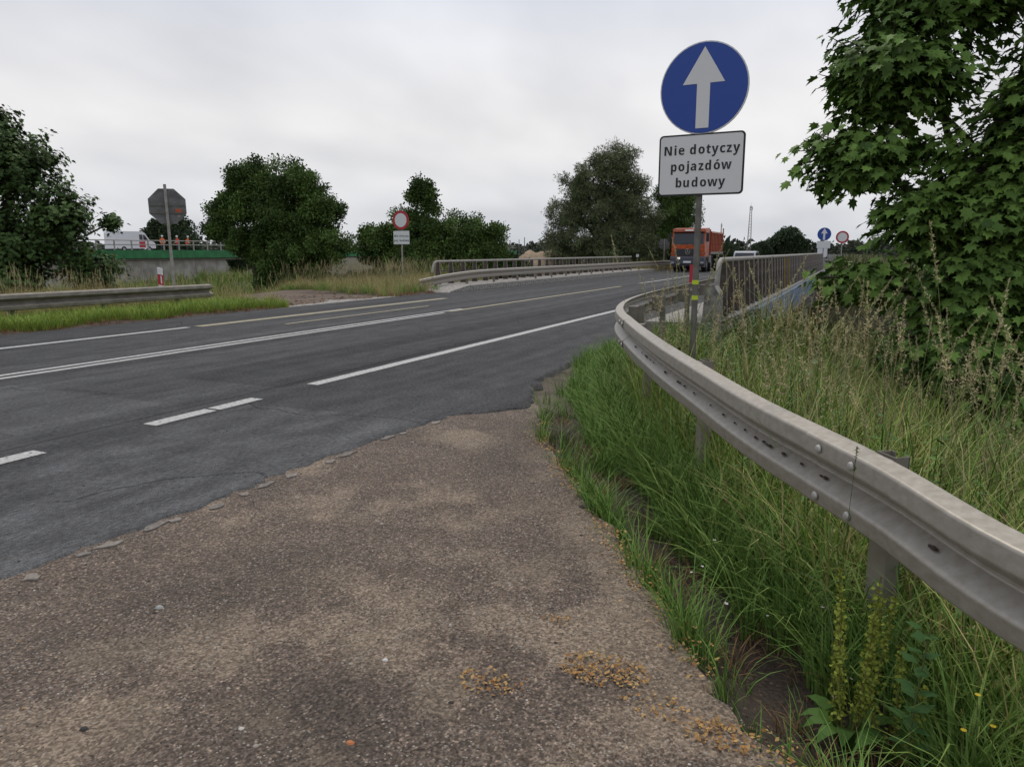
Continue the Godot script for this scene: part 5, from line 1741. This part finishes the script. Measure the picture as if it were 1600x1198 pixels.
	lay("grass", "green undergrowth on the low ground behind the far verge", tuft(22, 1.1, 0.35, 0.03, 0.7, mixed + greens), M.blade, scatter(3800, Rect2(-66.0, -70.0, 51.0, 62.0), func(x, z): return 0.8 if x < -22.5 or z < -31.0 else 0.0, 0.8, 1.6, white * 0.6, white * 0.95))

# ---------------------------------------------------------------- small things
func pebble() -> ArrayMesh:
	var mb := MB.new()
	var top := Vector3(0.1, 0.5, 0)
	var ring := []
	for k in 6: ring.append(Vector3(cos(k * TAU / 6), 0.08, sin(k * TAU / 6)) * rng.randf_range(0.8, 1.1))
	for k in 6:
		var a: Vector3 = ring[k]
		var b: Vector3 = ring[(k + 1) % 6]
		var am := a * 0.62 + Vector3(0, 0.36, 0)
		var bm := b * 0.62 + Vector3(0, 0.36, 0)
		mb.quad(b, a, am, bm); mb.tri(bm, am, top)
		mb.quad(a, b, b + Vector3.DOWN * 0.4, a + Vector3.DOWN * 0.4)
	return mb.mesh()
func pull_off_y(x: float, z: float) -> float:
	return -0.01 - 0.018 * smoothstep(-3.3, -2.6, x) + nz.get_noise_2d(x * 18, z * 18) * 0.012 * smoothstep(-3.4, -2.8, x)
func dock(label: String, at: Vector3, h: float, stems: int) -> void:
	var t := thing("dock_plant", label, "plant", at, 0.0, "dock plants beside the barrier")
	for k in stems:
		var mb := MB.new()
		var a := TAU * k / stems + rng.randf()
		var hh := h * rng.randf_range(0.6, 1.0)
		var lean := Vector3(cos(a), 0, sin(a)) * rng.randf_range(0.08, 0.3)
		var pts := []
		var rr := []
		for q in 6:
			var s := q / 5.0
			pts.append(Vector3.UP * hh * s + lean * s * hh + lean * 0.3 * sin(s * 4.0) * 0.3); rr.append(lerpf(0.004, 0.0015, s))
		mb.col = Color(0.16, 0.14, 0.05)
		mb.tube(pts, rr, 5, false)
		var st := part(t, "stem", mb.mesh(), M.leaf)
		var sb := MB.new()
		for q in int(210 * hh / 0.6):
			var s := rng.randf_range(0.28, 1.0)
			s = floorf(s * 26.0) / 26.0 + rng.randf_range(-0.006, 0.006)      # whorls of seeds round the stalk
			var i := clampi(int(s * 5), 0, 4)
			var p: Vector3 = pts[i].lerp(pts[i + 1], s * 5 - i)
			var d := rand_dir(); d.y *= 0.3
			p += d * rng.randf_range(0.004, 0.03) * (1.25 - s * 0.7)
			var g := rng.randf_range(0.7, 1.2)
			sb.col = Color(0.23 * g, 0.27 * g, 0.045 * g)
			var x := rand_dir() * 0.0075
			var y := x.cross(rand_dir()).normalized() * 0.0065
			sb.quad(p - x, p - y, p + x, p + y)
		var seeds := part(st, "seeds", sb.mesh(), M.leaf)
		seeds.set_meta("kind", "stuff")
	for k in 7:
		var lb := MB.new()
		lb.col = Color(0.07, 0.13, 0.03)
		var a := rng.randf() * TAU
		var l := rng.randf_range(0.12, 0.22)
		for q in 5:
			var s0 := q / 5.0
			var s1 := (q + 1) / 5.0
			var w0 := 0.028 * sin(PI * (s0 * 0.85 + 0.1))
			var w1 := 0.028 * sin(PI * (s1 * 0.85 + 0.1)) if q < 4 else 0.0
			var o := Vector3(cos(a), 0, sin(a))
			var n := Vector3(-o.z, 0, o.x)
			var p0 := o * l * s0 + Vector3.UP * (0.14 * sin(s0 * 2.4) + 0.01 * sin(s0 * 20))
			var p1 := o * l * s1 + Vector3.UP * (0.14 * sin(s1 * 2.4) + 0.01 * sin(s1 * 20))
			lb.quad(p0 - n * w0, p0 + n * w0, p1 + n * w1, p1 - n * w1)
		part(t, "leaf", lb.mesh(), M.leaf)

func build_small_things() -> void:
	# stones of the worn surface and loose grit
	var pm := pebble()
	var xf := []
	var cols := []
	var k := 0
	while k < 26000:
		var z := -0.75 - pow(rng.randf(), 1.5) * 6.4
		var x := rng.randf_range(-3.4, along(BOUND, z))
		k += 1
		if nz.get_noise_2d(x * 26 + 40, z * 26) < -0.12 and rng.randf() < 0.75: continue
		var s := rng.randf_range(0.0018, 0.0052)
		if rng.randf() < 0.012: s *= 2.2
		var g := rng.randf()
		var c := Color(0.17, 0.15, 0.13).lerp(Color(0.36, 0.32, 0.27), g)
		if rng.randf() < 0.08: c = Color(0.05, 0.042, 0.038)
		if rng.randf() < 0.012: c = Color(0.5, 0.47, 0.42)
		xf.append(Transform3D(Basis(Vector3.UP, rng.randf() * TAU).scaled(Vector3(s * 1.2, s * 0.8, s)), Vector3(x, pull_off_y(x, z), z))); cols.append(c)
	tag(many(self, "gravel", pm, M.stone, xf, cols), "small stones and grit set in the worn pull-off surface", "gravel", "", "stuff")
	xf = []; cols = []
	for q in 260:
		var z := rng.randf_range(-7.0, -1.0)
		var x := rng.randf_range(-3.6, -3.1) if q % 2 else rng.randf_range(-4.6, -3.4)
		var s := rng.randf_range(0.003, 0.009)
		xf.append(Transform3D(Basis(Vector3.UP, rng.randf() * TAU).scaled(Vector3.ONE * s), Vector3(x, 0.001 if x < -3.5 else pull_off_y(x, z), z))); cols.append(Color(0.05, 0.045, 0.04).lerp(Color(0.2, 0.17, 0.14), rng.randf()))
	for q in 300:
		var z := rng.randf_range(-24.0, -15.0)
		var x := rng.randf_range(-17.0, -13.7)
		var s := rng.randf_range(0.01, 0.06) if track(x, z) or z < -20 else 0.0
		if s == 0.0: continue
		xf.append(Transform3D(Basis(Vector3.UP, rng.randf() * TAU).scaled(Vector3.ONE * s), P(x, z))); cols.append(Color(0.08, 0.055, 0.04).lerp(Color(0.22, 0.16, 0.11), rng.randf()))
	tag(many(self, "gravel", pm, M.stone, xf, cols), "dark crumbs of asphalt and clods along the road edges", "gravel", "", "stuff")
	xf = []; cols = []
	for q in 1500:
		var z := rng.randf_range(-6.5, -1.8)
		var b := along(BOUND, z)
		var x := lerpf(b, rail_x(z), rng.randf_range(0.02, 0.9))
		var s := rng.randf_range(0.003, 0.013)
		xf.append(Transform3D(Basis.from_euler(Vector3(rng.randf_range(-0.4, 0.4), rng.randf() * TAU, 0)).scaled(Vector3(s * 1.3, s, s)), P(x, z, -0.001))); cols.append(Color(0.07, 0.052, 0.038).lerp(Color(0.17, 0.13, 0.095), rng.randf()))
	tag(many(self, "soil_crumbs", pm, M.stone, xf, cols), "brown crumbs of soil in the bare ditch beside the pull-off", "soil", "", "stuff")
	# single stones and chips that catch the eye
	for q in [[-1.47, -2.05, 0.011, Color(0.55, 0.53, 0.5), "small white stone on the middle of the pull-off"], [-2.56, -1.98, 0.017, Color(0.3, 0.31, 0.29), "pale grey stone near the asphalt edge at the left"], [-2.1, -1.32, 0.014, Color(0.03, 0.027, 0.025), "black lump on the sand drift at lower left"], [-1.62, -1.17, 0.016, Color(0.025, 0.022, 0.02), "black lump near the bottom edge of the pull-off"], [-1.35, -3.9, 0.03, Color(0.04, 0.03, 0.025), "dark bark chip on the far part of the pull-off"], [-1.3, -1.62, 0.012, Color(0.45, 0.16, 0.06), "rust red brick chip low in the pull-off"]]:
		var m := mat(Color(q[3]).linear_to_srgb(), 0.9)
		var o := part(self, "stone", pm, m, Vector3(q[0], pull_off_y(q[0], q[1]), q[1]))
		o.basis = Basis(Vector3.UP, q[0] * 9.0).scaled(Vector3(q[2] * 1.3, q[2], q[2]))
		tag(o, q[4], "stone")
	# fallen leaves
	var lm := MB.new()
	lm.quad(Vector3(-0.5, 0.06, 0), Vector3(-0.05, 0.0, 0.32), Vector3(0.5, 0.1, 0.0), Vector3(0.0, 0.04, -0.3))
	var leaf := lm.mesh()
	xf = []; cols = []
	var piles := [[-0.72, -2.32, 0.14, 330], [-1.05, -2.08, 0.1, 90], [-1.0, -2.58, 0.05, 26], [-0.5, -2.18, 0.1, 60], [-0.28, -2.12, 0.1, 170]]
	for p in piles:
		for q in p[3]:
			var a := rng.randf() * TAU
			var r: float = p[2] * sqrt(rng.randf())
			var x: float = p[0] + cos(a) * r * 1.2
			var z: float = p[1] + sin(a) * r * 0.75
			var s := rng.randf_range(0.008, 0.022)
			xf.append(Transform3D(Basis.from_euler(Vector3(rng.randf_range(-0.6, 0.6), rng.randf() * TAU, rng.randf_range(-0.6, 0.6))).scaled(Vector3.ONE * s), Vector3(x, pull_off_y(x, z) + rng.randf_range(0.003, 0.02), z)))
			cols.append(Color(0.28, 0.13, 0.045).lerp(Color(0.5, 0.33, 0.13), rng.randf()))
	for q in 1500:
		var z := -1.5 - 4.4 * pow(rng.randf(), 1.2)
		var x := along(BOUND, z) + rng.randfn(-0.01, 0.055)
		if nz.get_noise_2d(x * 40, z * 40) < -0.15: continue
		var s := rng.randf_range(0.009, 0.024)
		xf.append(Transform3D(Basis.from_euler(Vector3(rng.randf_range(-0.5, 0.5), rng.randf() * TAU, rng.randf_range(-0.5, 0.5))).scaled(Vector3.ONE * s), Vector3(x, maxf(pull_off_y(x, z), ground_y(x, z)) + rng.randf_range(0.003, 0.018), z)))
		cols.append(Color(0.26, 0.12, 0.045).lerp(Color(0.52, 0.35, 0.14), rng.randf()))
	for q in 130:
		var z := rng.randf_range(-6.0, -1.2)
		var x := rng.randf_range(-3.2, along(BOUND, z))
		var s := rng.randf_range(0.006, 0.014)
		xf.append(Transform3D(Basis(Vector3.UP, rng.randf() * TAU).scaled(Vector3.ONE * s), Vector3(x, pull_off_y(x, z) + 0.003, z))); cols.append(Color(0.3, 0.14, 0.05))
	tag(many(self, "fallen_leaves", leaf, M.dry, xf, cols), "yellow and orange fallen leaves along the edge of the pull-off", "leaves", "", "stuff")
	# tufts of weeds growing through the surface
	var weed := tuft(26, 0.055, 0.05, 0.004, 1.1, [Color(0.1, 0.16, 0.05), Color(0.13, 0.18, 0.06), Color(0.3, 0.2, 0.08)])
	for q in [[-0.7, -2.36, 2.0, "leafy weed tuft in the largest drift of orange leaves"], [-1.04, -2.1, 0.8, "small weed tuft left of the largest leaf drift"], [-1.0, -2.6, 0.7, "tiny weed tuft by itself on the pull-off"], [-1.08, -3.0, 0.8, "thin weed tuft in a crack of the pull-off"], [-0.52, -2.2, 0.9, "weed tuft between the leaf drift and the grass edge"]]:
		var o := part(self, "weed_tuft", weed, M.blade, Vector3(q[0], pull_off_y(q[0], q[1]), q[1]))
		o.rotation.y = q[0] * 7.0
		o.scale = Vector3.ONE * q[2]
		tag(o, q[3], "weed", "weeds in the pull-off")
	var clump := tuft(60, 0.2, 0.16, 0.007, 1.0, [Color(0.1, 0.17, 0.05), Color(0.13, 0.2, 0.06), Color(0.09, 0.15, 0.045)])
	for q in [[-2.12, -5.35, 1.2, "thick green grass clump at the far corner of the pull-off"], [-1.85, -4.75, 0.7, "smaller green grass clump nearer than the corner clump"], [-2.45, -6.05, 0.8, "grass clump beside the pale soil at the asphalt edge"]]:
		var o := part(self, "grass_clump", clump, M.blade, Vector3(q[0], -0.04, q[1]))
		o.rotation.y = q[0] * 5.0; o.scale = Vector3.ONE * q[2]
		tag(o, q[3], "grass clump", "grass clumps at the pull-off corner", "stuff")
	dock("tall yellow green dock in seed below the barrier", P(0.08, -2.46), 0.66, 7)
	dock("shorter dock in seed right of the tallest one", P(0.22, -2.42), 0.5, 3)
	# broad leafed weed reaching over the lower edge of the rail
	# broad leaved herbs among the grass
	var herb := MB.new()
	for q in 16:
		var a := q * 2.4
		var y := 0.1 + 0.028 * q
		var g := rng.randf_range(0.75, 1.25)
		herb.col = Color(0.075 * g, 0.15 * g, 0.04 * g)
		var o := Vector3(cos(a), rng.randf_range(-0.2, 0.5), sin(a)) * rng.randf_range(0.05, 0.085)
		var n := Vector3(-sin(a), 0.15, cos(a)) * 0.013
		var p := Vector3(0.02 * sin(y * 9.0), y, 0)
		herb.quad(p, p + o * 0.5 - n, p + o, p + o * 0.5 + n)
	herb.tube([Vector3.ZERO, Vector3(0, 0.55, 0)], [0.004, 0.002], 4, false)
	lay("herbs", "broad leaved green herbs growing among the meadow grass", herb.mesh(), M.leaf, scatter(1500, Rect2(-2.4, -13.0, 8.0, 11.0), func(x, z): return 0.8 if x > rail_x(z) + 0.15 else 0.0, 0.6, 1.35, Color(0.8, 0.8, 0.8), Color(1.5, 1.3, 1.2)))
	lay("grass", "dull grass covering the low field beyond the bridge", tuft(24, 0.9, 0.6, 0.05, 0.7, [Color(0.13, 0.15, 0.06), Color(0.2, 0.19, 0.08), Color(0.09, 0.12, 0.05)]), M.blade, scatter(5200, Rect2(-1.5, -130.0, 60.0, 82.0), func(x, z): return 0.9, 0.9, 1.8, Color(0.7, 0.7, 0.7), Color(1.1, 1.1, 1.1)))
	var t := thing("leafy_weed", "dark leafy weed reaching up over the lower edge of the barrier", "plant", P(0.24, -2.33))
	var sb := MB.new()
	sb.col = Color(0.1, 0.12, 0.05)
	sb.tube([Vector3.ZERO, Vector3(0.01, 0.3, 0), Vector3(0.03, 0.58, 0.01)], [0.004, 0.003, 0.002], 5, false)
	part(t, "stem", sb.mesh(), M.leaf)
	for q in 18:
		var mb := MB.new()
		mb.col = Color(0.06, 0.13, 0.04)
		var a := q * 2.4
		var y := 0.16 + 0.023 * q
		var o := Vector3(cos(a), 0.25, sin(a))
		var n := Vector3(-sin(a), 0, cos(a)) * 0.022
		var p := Vector3(0.02 * y, y, 0)
		var l := 0.085 - 0.002 * q
		mb.quad(p, p + o * l * 0.45 - n, p + o * l, p + o * l * 0.45 + n)
		part(t, "leaf", mb.mesh(), M.leaf)
	# small flowers
	var petals := func(n: int, r: float) -> ArrayMesh:
		var mb := MB.new()
		for e in n:
			var a := TAU * e / n
			var o := Vector3(cos(a), 0.15, sin(a)) * r
			var s := Vector3(-sin(a), 0, cos(a)) * r * 0.35
			mb.quad(Vector3.ZERO, o * 0.6 - s, o, o * 0.6 + s)
		return mb.mesh()
	for q in [[0.36, 0.14, -2.2, "yellow flower lowest in the corner, first of three"], [0.43, 0.16, -2.22, "yellow flower in the corner nearest the barrier"], [0.4, 0.2, -2.3, "yellow flower highest of the three in the corner"]]:
		var at := P(q[0], q[2])
		var fl := thing("yellow_flower", q[3], "flower", at, 0.0, "yellow flowers in the corner")
		var h: float = q[1] - at.y
		var mb := MB.new()
		mb.col = Color(0.12, 0.14, 0.05)
		mb.tube([Vector3.ZERO, Vector3(0.01, h * 0.5, 0.01), Vector3(0, h, 0)], [0.0015, 0.0012, 0.001], 4, false)
		part(fl, "stem", mb.mesh(), M.leaf)
		part(fl, "petals", petals.call(9, 0.009), mat(lin(0.7, 0.5, 0.02), 0.7), Vector3(0, h, 0))
	xf = []; cols = []
	for q in 46:
		var z := rng.randf_range(-4.2, -2.4)
		var x := rail_x(z) + (rng.randf_range(0.1, 1.6) if q > 10 else rng.randf_range(-0.6, -0.05))
		xf.append(Transform3D(Basis.from_euler(Vector3(rng.randf_range(-0.2, 0.9), rng.randf() * TAU, 0)).scaled(Vector3.ONE * rng.randf_range(0.6, 1.1)), P(x, z, rng.randf_range(0.3, 0.62) if q > 10 else rng.randf_range(0.12, 0.3))))
		cols.append(Color(0.6, 0.46, 0.47).lerp(Color(0.6, 0.56, 0.54), rng.randf()))
	tag(many(self, "wild_flowers", petals.call(5, 0.009), M.dry, xf, cols), "tiny pale pink and white flowers scattered in the meadow", "flowers", "", "stuff")
	# one long grass stalk standing in front of the rail
	var gs := part(self, "grass_stalk", seed_stem(1.0, 0.12, 0.006, 40, Color(0.1, 0.14, 0.05), Color(0.12, 0.15, 0.06), 0.02), M.blade, P(0.02, -2.66))
	tag(gs, "single long grass stalk upright in front of the barrier splice", "grass stalk")
